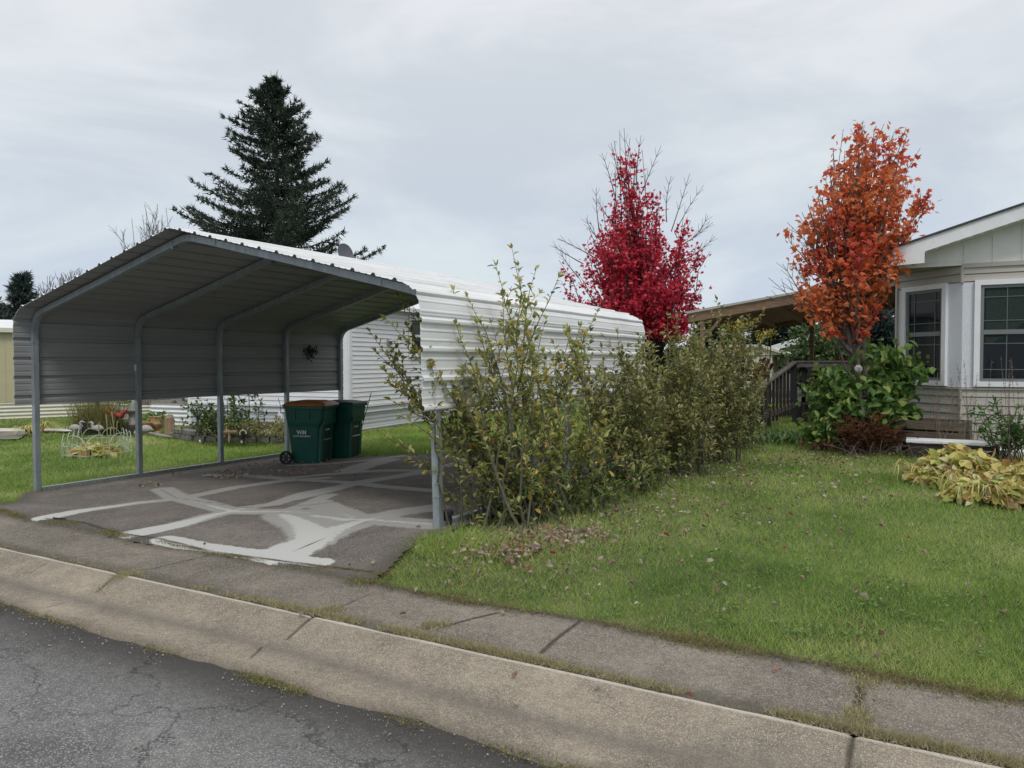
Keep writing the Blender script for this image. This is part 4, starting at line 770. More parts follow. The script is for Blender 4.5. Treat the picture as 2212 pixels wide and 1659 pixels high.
# planter box of old planks against the angled corner, white shutter lying on brown steps
pk = atY(1942, 905, 14.15); q0 = V3(-.32, 14.05, 0); q1 = V3(.66, 13.78, 0)
pb = thing('planter_box', 'weathered wooden plank planter box standing on legs below the bay', 'planter box', q0+V3(0, 0, .15)); dirp = unit(q1-q0); npp = V3(dirp[1], -dirp[0], 0)
mb = MB()
for k, z in enumerate((.455, .645)): mb.beam(q0+V3(0, 0, z), q1+V3(0, 0, z), .035, .175 if k == 0 else .14); mb.beam(q0-npp*.45+V3(0, 0, z), q1-npp*.45+V3(0, 0, z), .035, .17); mb.beam(q0-dirp*-.02+V3(0, 0, z), q0-dirp*-.02-npp*.45+V3(0, 0, z), .035, .17); mb.beam(q1-dirp*.02+V3(0, 0, z), q1-dirp*.02-npp*.45+V3(0, 0, z), .035, .17)
mb.build_each('plank', M['old_wood'], pb)
mb = MB(); [mb.beam(q+V3(0, 0, .1), q+V3(0, 0, .72), .09, .09, up=(1, 0, 0)) for q in (q0+npp*-.05+dirp*.03, q1+npp*-.05-dirp*.05, q0-npp*.42+dirp*.03, q1-npp*.42-dirp*.05)]; mb.build_each('leg', M['grey_wood'], pb)
MB().box((q0+q1)/2-npp*.22+V3(0, 0, .66), (1.0, .42, .04), rz=math.atan2(dirp[1], dirp[0])).build('soil', M['soil'], pb)
w0 = atY(1957, 952, 13.3); w1 = atY(2165, 958, 13.3)
ws = thing('garden_bench', 'low brown bench with a bright white top in front of the house', 'bench', V3((w0[0]+w1[0])/2, 13.5, .15)); zt = .43
mb = MB().box(V3((w0[0]+w1[0])/2, 13.52, zt), (w1[0]-w0[0], .42, .045)); mb.build('seat', M['white_obj'], ws, bevel=.006)
mb = MB()
for z in (.36, .28, .20): mb.box(V3((w0[0]+w1[0])/2, 13.36, z), (w1[0]-w0[0]-.05, .03, .07))
for x in (w0[0]+.06, w1[0]-.06): mb.box(V3(x, 13.52, .28), (.06, .36, .28))
mb.build('frame', mat('brown_metal', (.035, .026, .028), .5, .2, 6), ws)

# --- pergola roof and deck behind the shrubs
pg = thing('pergola', 'wooden patio cover with slatted underside attached behind the house', 'pergola', V3(-3.2, 20, .17))
f0, f1 = V3(-5.35, 19.5, 2.86), V3(-.40, 19.5, 3.60); back = V3(0, 5.2, -.15)
mb = MB().beam(f0, f1, .045, .24).beam(f0+back, f1+back, .045, .24).beam(f0-V3(0, 0, .0), f0+back, .045, .24).beam(f0+V3(.3, .06, -.02), f1+V3(0, .06, -.02), .045, .2); mb.build_each('beam', M['cedar'], pg)
mb = MB()
for k in range(26): q = f0+back*((k+.5)/26)+V3(0, 0, .03); mb.beam(q+V3(.03, 0, 0), q+(f1-f0), .13, .035)
mb.build('roof_board', M['cedar'], pg)
mb = MB()
for k in range(6): q = f0+(f1-f0)*((k+.6)/6)-V3(0, 0, .06); mb.beam(q, q+back, .04, .12)
mb.build_each('rafter', M['cedar_l'], pg)
MB().prism([f0+V3(-.1, -.1, .14), f1+V3(0, -.1, .14), f1+back+V3(0, .1, .14), f0+back+V3(-.1, .1, .14)], (0, 0, 0), (0, 0, .02)).build('roof_sheet', M['poly'], pg)
mb = MB(); [mb.beam(V3(x, y, .17), V3(x, y, z), .11, .11, up=(1, 0, 0)) for x, y, z in ((-5.0, 19.56, 2.8), (-5.0, 24.6, 2.7), (-2.9, 24.6, 3.0))]; mb.build_each('post', M['cedar'], pg)
mb = MB().beam(V3(-5.0, 19.56, 2.25), V3(-4.5, 19.53, 2.85), .07, .07); mb.build('brace', M['cedar'], pg)
dk = thing('wooden_deck', 'dark stained deck with slatted railing between hedge and house', 'deck', V3(-2, 20, .17)); zf = .80
MB().box(V3(-1.45, 22.1, zf-.06), (2.4, 4.6, .12)).box(V3(-4.3, 23.2, zf-.06), (3.3, 2.4, .12)).build('deck_floor', M['grey_wood'], dk)
ra, rb_, rc = V3(-3.4, 17.1, .17), V3(-2.72, 19.75, .17), V3(-.4, 19.75, .17)
mb = MB(); n = 13
tops = []
for k in range(n+1): q = ra+(rb_-ra)*k/n; zt = np.interp(k/n, [0, 1], [.84, 1.67]); mb.beam(q+V3(0, 0, .1 if k < 9 else .2), V3(q[0], q[1], zt), .035, .06, up=(1, .26, 0))
for k in range(4): x = rb_[0]+.35+k*.55; mb.beam(V3(x, 19.75, .7), V3(x, 19.75, 1.66), .085, .085, up=(1, 0, 0))
mb.build_each('baluster', M['dark_wood'], dk)
mb = MB().beam(V3(ra[0], ra[1], .86), V3(rb_[0], rb_[1], 1.69), .14, .04).beam(V3(rb_[0], rb_[1], 1.70), V3(rc[0], rc[1], 1.70), .14, .04).beam(V3(rb_[0], 19.72, 1.62), V3(rc[0], 19.72, 1.62), .03, .12).beam(V3(ra[0], ra[1], .3), V3(rb_[0], rb_[1], .60), .03, .13); mb.build_each('handrail', M['rail_top'], dk)
mb = MB(); [mb.beam(V3(*q, .1), V3(*q, z), .1, .1, up=(1, 0, 0)) for *q, z in ((rb_[0], rb_[1], 1.68), (rb_[0]+.2, rb_[1]+.1, 1.66), (ra[0], ra[1], .95), (-3.1, 18.3, 1.25), (-.9, 19.75, .8))]; mb.build_each('post', M['dark_wood'], dk)
mb = MB()
for k in range(12): mb.beam(V3(-2.6+k*.19, 19.85, .12), V3(-2.6+k*.19, 19.85, .72), .17, .02, up=(0, 1, 0))
mb.build_each('skirt_board', M['dark_wood'], dk)
# number board on the rail foot
nb_ = atY(1580, 826, 17.6); nbt = thing('number_board', 'dark board with pale house numbers half hidden behind the hedge leaves', 'house number', nb_); MB().box(nb_, (.5, .03, .3)).build('board', M['dark_wood'], nbt); text_mesh('digits', '69', .26, M['cement'], nbt, nb_+V3(-.05, -.018, 0), (1, 0, 0), (0, 0, 1), bold=.004)
# two dark red chairs on the deck
def chair(loc, rz, label):
    o = thing('deck_chair', label, 'chair', loc, 'red deck chairs'); c, s = math.cos(rz), math.sin(rz)
    W = lambda a, b, z: np.array(loc)+V3(a*c-b*s, a*s+b*c, z); mb = MB()
    for k in range(5):
        a = (k-2)*.125; h = 1.02-.045*(k-2)**2; mb.beam(W(a*.8, .25, .35), W(a*1.15, .55, h), .11, .02, up=tuple(W(0, -1, .5)-W(0, 0, 0)))
    mb.build_each('backrest', M['dark_red'], o); mb = MB()
    for k in range(4): mb.beam(W(-.3, -.25+k*.13, .38-.02*k), W(.3, -.25+k*.13, .38-.02*k), .11, .02)
    mb.build('seat', M['dark_red'], o); mb = MB(); [mb.beam(W(a, -.3, .58), W(a, .35, .58), .1, .022) for a in (-.36, .36)]; mb.build_each('armrest', M['dark_red'], o)
    for a in (-.33, .33): MB().beam(W(a, -.25, 0), W(a, -.25, .57), .08, .025, up=(c, s, 0)).beam(W(a, .4, 0), W(a, .3, .57), .08, .025, up=(c, s, 0)).build_each('leg', M['dark_red'], o)
chair(list(V3(-1.75, 21.2, zf)), .2, 'dark red slatted deck chair showing above the flat railing')
chair(list(V3(-4.35, 22.9, zf)), -.5, 'dark red slatted deck chair behind the sloping handrail')
# --- far buildings right
fh = thing('house', 'distant grey sided house with a white sloping roof edge', 'house', V3(-4, 36, .15)); e0, e1 = atY(1675, 753, 36), atY(1790, 717, 36)
mb = MB(); lap(mb, e0-V3(.1, 0, 0), e1, .2, e0[2]-.1, .22, (0, -1), .03); mb.add([e0+V3(0, .01, -.2), e1+V3(0, .01, -.2), V3(e1[0], e1[1]+.01, .1), V3(e0[0], e0[1]+.01, .1)], [[0, 1, 2, 3]]); mb.prism([V3(e0[0], 36.02, .1), V3(e1[0], 36.02, .1), V3(e1[0], 36.02, e1[2]), V3(e0[0], 36.02, e0[2])], (0, 0, 0), (0, 6, 0)); mb.build('wall', M['far_siding'], fh)
MB().beam(e0-V3(.15, 0, 0), e1, .3, .26).build('roof_edge', M['white_obj'], fh)
sh = thing('shed', 'cream metal shed with a shallow roof beyond the deck', 'shed', V3(-5.2, 30, .15)); s0, s1, s2 = atY(1560, 762, 30), atY(1668, 762, 30), atY(1693, 768, 31)
mb = MB(); mb.prism([V3(s0[0], 30, .1), V3(s1[0], 30, .1), V3(s2[0]+.1, 32.5, .1), V3(s0[0], 32.5, .1)], (0, 0, 0), (0, 0, s0[2]-.1))
for k in range(14): x = s0[0]+.12+k*.15; mb.box(V3(x, 29.99, 1.1), (.03, .02, 1.9)) if x < s1[0] else None
mb.build('wall', M['cream'], sh); MB().beam(V3(s0[0]-.2, 29.95, s0[2]+.28), V3(s1[0]-.3, 29.95, s0[2]+.25), .2, .1).beam(V3(s1[0]-.3, 29.95, s0[2]+.22), V3(s2[0]+.35, 29.95, s0[2]-.08), .2, .1).prism([V3(s0[0]-.2, 29.95, s0[2]+.2), V3(s1[0]-.3, 29.95, s0[2]+.2), V3(s2[0]+.3, 29.95, s0[2]-.1), V3(s0[0]-.2, 29.95, s0[2]-.1)], (0, 0, 0), (0, 3, 0)).build('roof', M['cream'], sh)
# ------------------------------------------------------------------ vegetation
def bez(a, c, b, n): t = np.linspace(0, 1, n)[:, None]; return (1-t)**2*a+2*t*(1-t)*c+t*t*b
def perp(T, n=None):
    r = rng.normal(size=T.shape); r -= T*np.sum(r*T, -1, keepdims=True); return unit(r)
def put_leaves(fo, P, T, per, Ln, Wd, tpl=LEAF_T, ang=.9, droop=0.0, mi=0, jit=.35):
    """leaves set alternately along a twig (points P, tangents T)"""
    n = len(P)*per
    if n == 0: return
    Pp = np.repeat(P, per, 0); Tt = np.repeat(T, per, 0); q = perp(Tt); D = unit(Tt*math.cos(ang)+q*math.sin(ang)+rng.normal(size=(n, 3))*jit*.5+np.array([0, 0, -droop]))
    up = np.tile([0, 0, 1.], (n, 1))+rng.normal(size=(n, 3))*jit
    scatter(fo, tpl, Pp, D, up, Ln*(.6+.6*rng.random(n)), Wd*(.6+.6*rng.random(n)), mi)
def shrub(name, label, cat, base, tips, stem_m, leaf_m, group=None, Ln=.055, Wd=.024, twigs=6, r0=.011, fill=0, leafy=.4, dens=28, basejit=.12, tpl=LEAF_T, droop=.1, nper=1):
    base = np.array(base, float); o = thing(name, label, cat, base, group); st = MB(); fo = MB()
    for tip in tips:
        tip = np.array(tip, float); b = base+np.append(rng.normal(size=2)*basejit, -.03); d = tip-b; L_ = np.linalg.norm(d)
        c = b+d*(np.array([.28, .28, .55]) if abs(d[0]) < .8 else np.array([.42, .42, .56]))+np.append(rng.normal(size=2)*.06*L_, 0); P = bez(b, c, tip, 12); P[1:-1] += rng.normal(size=(10, 3))*.012*L_/2
        st.tube(P, np.linspace(r0*(.7+.25*L_), .0022, 12), 5, cap=False)
        Tn = unit(np.gradient(P, axis=0)); tt = np.linspace(0, 1, 12)
        def lv(P_, t0):
            s = np.linalg.norm(np.diff(P_, axis=0), axis=1).sum(); k = max(2, int(s*(1-t0)*dens)); u = np.linspace(t0, 1, k); x = np.linspace(0, 1, len(P_))
            Q = np.column_stack([np.interp(u, x, P_[:, i]) for i in range(3)]); TT = unit(np.gradient(P_, axis=0)); TQ = np.column_stack([np.interp(u, x, TT[:, i]) for i in range(3)])
            keep = rng.random(k) < .85; put_leaves(fo, Q[keep], unit(TQ[keep]), nper, Ln, Wd, tpl, .85, droop)
            put_leaves(fo, Q[-1:], TQ[-1:], 3, Ln*.9, Wd, tpl, .35)
        lv(P, leafy+.1)
        for _ in range(rng.poisson(twigs*L_/2)):
            t = .22+.7*rng.random()**.8; i = int(t*11); p = P[i]; dr = unit(Tn[i]*.75+perp(Tn[i:i+1])[0]*.75+V3(0, 0, .45)); l_ = (.2+.5*rng.random())*min(1, L_/2)*(1.15-t)
            Q = bez(p, p+dr*l_*.5, p+dr*l_+V3(0, 0, .1*l_)+rng.normal(size=3)*.03, 6); st.tube(Q, np.linspace(.0045, .0015, 6), 4, cap=False); lv(Q, .25)
    st.build('stem', stem_m, o); fo.build('foliage', leaf_m, o); return o
M['willow'] = leafmat('shrub_leaf', [(.14, .18, .045), (.20, .25, .06), (.27, .31, .085), (.35, .37, .12), (.43, .41, .17), (.50, .45, .11), (.42, .25, .08)], .45, .3)
M['willow2'] = leafmat('hedge_leaf', [(.12, .145, .045), (.18, .21, .06), (.26, .275, .08), (.34, .33, .12), (.45, .41, .21), (.25, .19, .09)], .45, .3)
M['broad'] = leafmat('broad_green_leaf', [(.04, .11, .028), (.065, .16, .04), (.11, .22, .055), (.19, .28, .07)], .45, .3)
M['lowgreen'] = leafmat('low_green_leaf', [(.05, .11, .035), (.09, .16, .05), (.16, .21, .07), (.22, .24, .06)], .5, .3)
sh_d = depth_of(gp(1110, 1128))
def tipsA(L, d, dj): return [atD(x, y, d+random.uniform(-dj, dj)) for x, y in L]
gA = 'willow leaved shrubs in a row along the carport'
TA = [(1106, 537), (1071, 574), (1159, 580), (1206, 600), (980, 628), (1010, 640), (922, 668), (860, 640), (800, 718), (967, 726), (839, 828), (822, 936), (1130, 640), (1180, 690), (900, 760), (940, 830), (1020, 760), (1150, 760), (1230, 720), (870, 900), (1240, 820), (1000, 880), (960, 1000), (1200, 930), (1125, 610), (1085, 640), (850, 760), (880, 705), (845, 865), (905, 820), (930, 900), (955, 850), (890, 660), (985, 700), (830, 800), (870, 960), (1030, 700), (812, 760), (835, 690), (866, 735), (900, 800), (875, 850), (925, 760), (945, 700)]
shrub('willow_shrub', 'tall sparse shrub with long arching stems just right of the front carport post', 'shrub', gp(1125, 1132), tipsA(TA, 7.2, .55)+[atD(random.uniform(985, 1240), random.uniform(900, 1100), random.uniform(6.6, 7.6)) for _ in range(26)], M['stem'], M['willow'], gA, twigs=8, r0=.010, dens=26, basejit=.24, Ln=.080, Wd=.037, leafy=.1)
def spray(px, py0, xs, ys, n, d, dj):
    out = []
    for _ in range(n):
        x = random.uniform(xs[0], xs[-1]); y = float(np.interp(x, xs, ys)); y = y+(py0-y)*random.random()**1.35*.88; out.append(atD(x, y, d+random.uniform(-dj, dj)))
    return out
for (lab, px, py, xs_, ys_, n, dj, dn, lm) in [
  ('second shrub of the row, thin dark stems against the white carport wall', 1235, 1092, [1130, 1180, 1240, 1300, 1350], [720, 680, 660, 660, 740], 14, .5, 24, 'willow'),
  ('third shrub of the row, olive leaves before the back end of the carport', 1345, 1052, [1230, 1290, 1340, 1400, 1450], [780, 715, 720, 715, 780], 26, .6, 28, 'willow2'),
  ('fourth shrub of the row, dense and brownish, below the red maple', 1440, 1022, [1330, 1390, 1451, 1500, 1560], [770, 715, 665, 665, 750], 38, .7, 30, 'willow2'),
  ('last shrub of the row, tallest tips in front of the pergola post', 1530, 995, [1430, 1490, 1522, 1560, 1594, 1640, 1680], [765, 700, 604, 660, 590, 620, 800], 44, .8, 30, 'willow2'),
  ('lower leafy shrub at the right end of the row before the dark railing', 1578, 968, [1530, 1580, 1620, 1650], [800, 740, 770, 840], 26, .5, 26, 'willow2')]:
    b = gp(px, py); d = depth_of(b)
    low = [atD(px+random.uniform(-75, 75), py-random.uniform(15, 170), d+random.uniform(-dj, dj*.6)) for _ in range(20 if lm == 'willow' else 22)]
    shrub('willow_shrub', lab, 'shrub', b, spray(px, py, xs_, ys_, n, d+.1, dj)+low, M['stem'], M[lm], gA, twigs=14 if lm == 'willow' else 19, r0=.0075, dens=dn*.98, basejit=.28, Ln=.085, Wd=.037, leafy=.08)
# leafy weeds round the shrub feet
for lab, px, py, s_ in [('broad leaved weed at the foot of the first shrub', 1112, 1128, .5), ('broad leaved weed under the second shrub', 1215, 1108, .5), ('yellowing weed between the second and third shrub', 1290, 1085, .45), ('leafy weed with pale leaves under the dense hedge', 1385, 1060, .5)]:
    b = gp(px, py); shrub('weed_plant', lab, 'weed', b, [b+V3(random.gauss(0, .28), random.gauss(0, .2), random.uniform(.15, s_)) for _ in range(14)], M['stem'], M['lowgreen'], 'weeds under the shrubs', Ln=.10, Wd=.032, twigs=2, r0=.004, dens=36, leafy=.0, basejit=.12, droop=.2)
# shaded leafy undergrowth below hedge and deck
for lab, px, py, rx_, h_, n in [('dark green daylily clump in the gap below the deck railing', 1640, 955, .5, .36, 130), ('dark green daylily clump at the foot of the green bush', 1725, 952, .45, .34, 110)]:
    b = gp(px, py); o = thing('daylily_clump', lab, 'plant', b, 'daylily clumps'); fo = MB()
    for _ in range(n):
        q = b+V3(random.gauss(0, rx_), random.gauss(0, .35), 0); a = random.random()*6.28; l_ = h_*random.uniform(.6, 1.1); dx = V3(math.cos(a), math.sin(a), 0)
        P = bez(q, q+dx*l_*.25+V3(0, 0, l_*.8), q+dx*l_*.8+V3(0, 0, l_*.35), 6); wv = np.cross(dx, [0, 0, 1])*.017; w_ = np.array([.8, 1, 1, .8, .5, .1])[:, None]
        fo.add(np.vstack([P-wv*w_, P+wv*w_]), [[i, i+1, 7+i, 6+i] for i in range(5)])
    fo.build('foliage', M['broad'], o)

# ---- trees with a crown volume given by rows (height, left, right) at a distance
def crown_tree(name, label, cat, basept, rows, depth, nl, leafm, barkm, Ln, Wd, tpl, per_limb=60, twigs=5, spread=.25, r0=.10, trunkx=None, group=None, start=.25, leafstart=.25, flat=.8, zleaf=None, bare=False, tw=.55, jit=.5, trunk_pts=None, upbias=.5, bushy=False):
    base = np.array(basept, float); o = thing(name, label, cat, base, group); st = MB(); fo = MB(); rows = np.array(rows, float)
    sc_ = depth/FPX; top = atD((rows[0, 1]+rows[0, 2])/2, rows[0, 0], depth)
    ax = (lambda z: base+(top-base)*np.clip((z-base[2])/(top[2]-base[2]), 0, 1))
    if trunk_pts is not None:
        TP = np.array(trunk_pts); 
        ax = lambda z: np.array([np.interp(z, TP[:, 2], TP[:, 0]), np.interp(z, TP[:, 2], TP[:, 1]), z])
    zz = np.linspace(base[2]-.1, top[2]-.1*(top[2]-base[2]), 14); 
    if not bushy: st.tube(np.array([ax(z) if z > base[2] else ax(base[2])-[0, 0, .1] for z in zz])+np.vstack([[0, 0, 0]]+[rng.normal(size=3)*.03*[1, 1, 0] for _ in range(13)]), np.linspace(r0, r0*.12, 14), 9, cap=False)
    ys = rows[:, 0]; area = np.maximum(rows[:, 2]-rows[:, 1], 1)**1.25*(rows[:, 3] if rows.shape[1] > 3 else 1.0)
    pdf = area/area.sum(); 
    for k in range(nl):
        y = np.interp((k+rng.random())/nl, np.concatenate([[0], np.cumsum((pdf[1:]+pdf[:-1])/2)])/((pdf[1:]+pdf[:-1])/2).sum(), ys); xl, xr_ = np.interp(y, ys, rows[:, 1]), np.interp(y, ys, rows[:, 2]); mid, hw = (xl+xr_)/2, (xr_-xl)/2
        rad = rng.random()**.36*1.06; a = rng.random()*2*np.pi; p = atD(mid, y, depth); tip = p+CR*hw*sc_*rad*math.cos(a)+V3(CF[0], CF[1], 0)*hw*sc_*rad*math.sin(a)*flat
        z0 = base[2]+(tip[2]-base[2])*(start+.35*rng.random()) if not bushy else base[2]
        s = ax(z0) if not bushy else base+np.append(rng.normal(size=2)*.15, 0); d = tip-s; c = s+d*np.array([.45, .45, .35+.0*upbias])+V3(0, 0, -.05*np.linalg.norm(d)) if not bushy else s+d*np.array([.3, .3, .6])
        P = bez(s, c, tip, 9); P[1:-1] += rng.normal(size=(7, 3))*.02*np.linalg.norm(d); st.tube(P, np.linspace(max(.012, r0*.32)*(1.1-.5*(z0-base[2])/(top[2]-base[2]+.01)), .004*max(1, depth/14), 9), 5, cap=False)
        Tn = unit(np.gradient(P, axis=0)); paths = [(P, Tn, leafstart)]
        for _ in range(twigs):
            i = rng.integers(2, 8); dr = unit(Tn[i]+perp(Tn[i:i+1])[0]*.7+V3(0, 0, .35)); l_ = tw*(.5+.7*rng.random())*(1.2-i/10); Q = bez(P[i], P[i]+dr*l_*.5, P[i]+dr*l_+V3(0, 0, .15*l_), 5)
            st.tube(Q, np.linspace(.006, .003, 5)*max(1, depth/14), 4, cap=False); paths.append((Q, unit(np.gradient(Q, axis=0)), .1))
            if bare:
                for _ in range(4): j = rng.integers(1, 5); d2 = unit(dr+perp(Tn[i:i+1])[0]*.8+V3(0, 0, .3)); Q2 = np.array([Q[j], Q[j]+d2*l_*.25, Q[j]+d2*l_*.55]); st.tube(Q2, [.004*depth/14, .003*depth/14, .002*depth/14], 3, cap=False)
        if not bare:
            for (Q, TT, t0) in paths:
                n = max(2, int(per_limb*(1 if Q is P else .45)*(.4+.9*rng.random()))); u = t0+(1-t0)*rng.random(n); x = np.linspace(0, 1, len(Q)); pp = np.column_stack([np.interp(u, x, Q[:, i]) for i in range(3)])+rng.normal(size=(n, 3))*spread*np.array([1, 1, .7])
                pp = pp[pp[:, 2] > (zleaf if zleaf is not None else -9)]; n = len(pp); D = unit(rng.normal(size=(n, 3))+np.array([0, 0, -.55])); up = rng.normal(size=(n, 3))*jit+np.array([0, 0, .55])-CF*.35
                scatter(fo, tpl, pp, D, up, Ln*(.6+.6*rng.random(n)), Wd*(.6+.6*rng.random(n)))
    st.build('trunk', barkm, o)
    if not bare: fo.build('crown', leafm, o)
    return o
M['redleaf'] = leafmat('crimson_maple_leaf', [(.28, .01, .03), (.50, .018, .055), (.68, .04, .085), (.78, .12, .14)], .5, .45)
M['orangeleaf'] = leafmat('orange_maple_leaf', [(.36, .025, .03), (.56, .07, .045), (.66, .16, .06), (.72, .25, .09), (.68, .18, .06)], .5, .45, big=.6, bigscale=.8)
rb = gp(1400, 868); D_R = 24.0
rb = V3(*(atD(1405, 790, D_R)[:2]), 0.05)
crown_tree('maple_tree', 'crimson red maple behind the back end of the carport', 'tree', rb, [(282, 1335, 1355, 8), (330, 1318, 1390, 2), (400, 1308, 1400, 1.2), (430, 1308, 1405, 1), (470, 1275, 1500, 1.3), (505, 1250, 1518, 1.3), (560, 1205, 1532, 1.3), (610, 1200, 1528, 1.3), (650, 1210, 1520, 1.3), (690, 1250, 1490, 1.3), (730, 1330, 1450, .6)], D_R, 170, M['redleaf'], M['bark_dark'], .125, .115, MAPLE, per_limb=42, twigs=6, spread=.11, r0=.13, start=.12, leafstart=.5, zleaf=atD(1400, 735, 24.0)[2], tw=.9)
# bare whips standing out of the red crown
ob = MB(); 
D_O = 12.7; ob_ = gp(1873, 972)
t1 = [ob_-[0, 0, .1], atD(1868, 905, D_O), atD(1862, 830, D_O), atD(1836, 745, D_O), atD(1822, 690, D_O), atD(1825, 600, D_O), atD(1850, 420, D_O), atD(1860, 300, D_O)]
t2 = [ob_+[.04, .04, -.1], atD(1876, 900, D_O), atD(1864, 770, D_O), atD(1867, 690, D_O), atD(1885, 560, D_O), atD(1905, 430, D_O), atD(1925, 330, D_O)]
mt = crown_tree('maple_tree', 'orange and scarlet maple beside the house with a white trunk guard', 'tree', ob_, [(264, 1825, 1875, 5), (285, 1790, 1965, 1.6), (310, 1778, 2008, 1.2), (350, 1768, 1990, 1.2), (400, 1772, 1985, 1.1), (430, 1755, 1995, 1), (445, 1710, 1990, 1), (490, 1688, 1955, 1), (530, 1690, 1915, .9), (600, 1715, 1890, .55), (650, 1725, 1875, .4), (700, 1745, 1860, .3), (735, 1790, 1840, .2)], D_O, 84, M['orangeleaf'], M['bark'], .104, .10, MAPLE, per_limb=25, twigs=5, spread=.085, r0=.075, trunk_pts=t1, start=.34, leafstart=.55, zleaf=atD(1800, 738, 12.7)[2], tw=.5)
mb = MB().tube(np.array(t2), np.linspace(.06, .01, len(t2)), 8); mb.build('trunk', M['bark'], mt)
MB().lathe(atD(1864, 922, 12.60)-V3(0, 0, 0), [(.012, 0), (.03, .12), (.042, .3), (.043, .46)], 12).build('trunk_guard', M['white_obj'], mt, label='torn white plastic trunk guard')
MB().lathe(atD(1874, 936, 12.55), [(.01, 0), (.022, .1), (.016, .28)], 10).build('trunk_guard', M['white_obj'], mt, label='narrow white plastic strip at the trunk foot')
th = thing('garden_plaque', 'round grey stone face plaque hanging on the orange maple trunk', 'plaque', atD(1854, 797, 12.55)); pq = atD(1854, 797, 12.52)
mb = MB(); prof = [(0, .03), (.045, .027), (.066, .012), (.07, 0), (.05, -.01), (0, -.012)]; m0 = MB().lathe((0, 0, 0), prof, 18); V = m0.c[0][0]; V = pq+np.outer(V[:, 0], CR)+np.outer(V[:, 1], CU)-np.outer(V[:, 2], CF); mb.add(V, m0.c[0][1]); mb.build('disc', M['cement'], th, smooth=True)
mb = MB(); mb.box(pq-CF*.034+CU*.0, (.012, .012, .035)); mb.box(pq-CF*.034-CU*.03, (.035, .01, .008)); mb.box(pq-CF*.032+CU*.022-CR*.022, (.014, .01, .01)); mb.box(pq-CF*.032+CU*.022+CR*.022, (.014, .01, .01)); mb.build_each('facial_feature', M['stone'], th)
M['bush2'] = leafmat('light_green_leaf', [(.06, .14, .03), (.10, .20, .045), (.17, .28, .07), (.28, .34, .09)], .45, .35)
# green bushes at the maple foot
crown_tree('elder_bush', 'large leaved green bush wrapped around the orange maple trunk', 'bush', gp(1885, 962), [(728, 1895, 1955), (750, 1840, 1985), (800, 1790, 1995), (850, 1770, 2000), (890, 1800, 1985), (930, 1840, 1955)], 12.62, 70, M['bush2'], M['stem'], .19, .12, LEAF_T, per_limb=20, twigs=3, spread=.10, r0=.03, bushy=True, leafstart=.35, tw=.35, flat=.4)
crown_tree('elder_bush', 'lower green bush left of the maple trunk beside the deck', 'bush', gp(1800, 965), [(775, 1785, 1845), (820, 1752, 1850), (870, 1740, 1860), (920, 1730, 1865), (955, 1740, 1850)], 12.9, 52, M['bush2'], M['stem'], .15, .085, LEAF_T, per_limb=22, twigs=3, spread=.09, r0=.02, bushy=True, leafstart=.3, tw=.3)

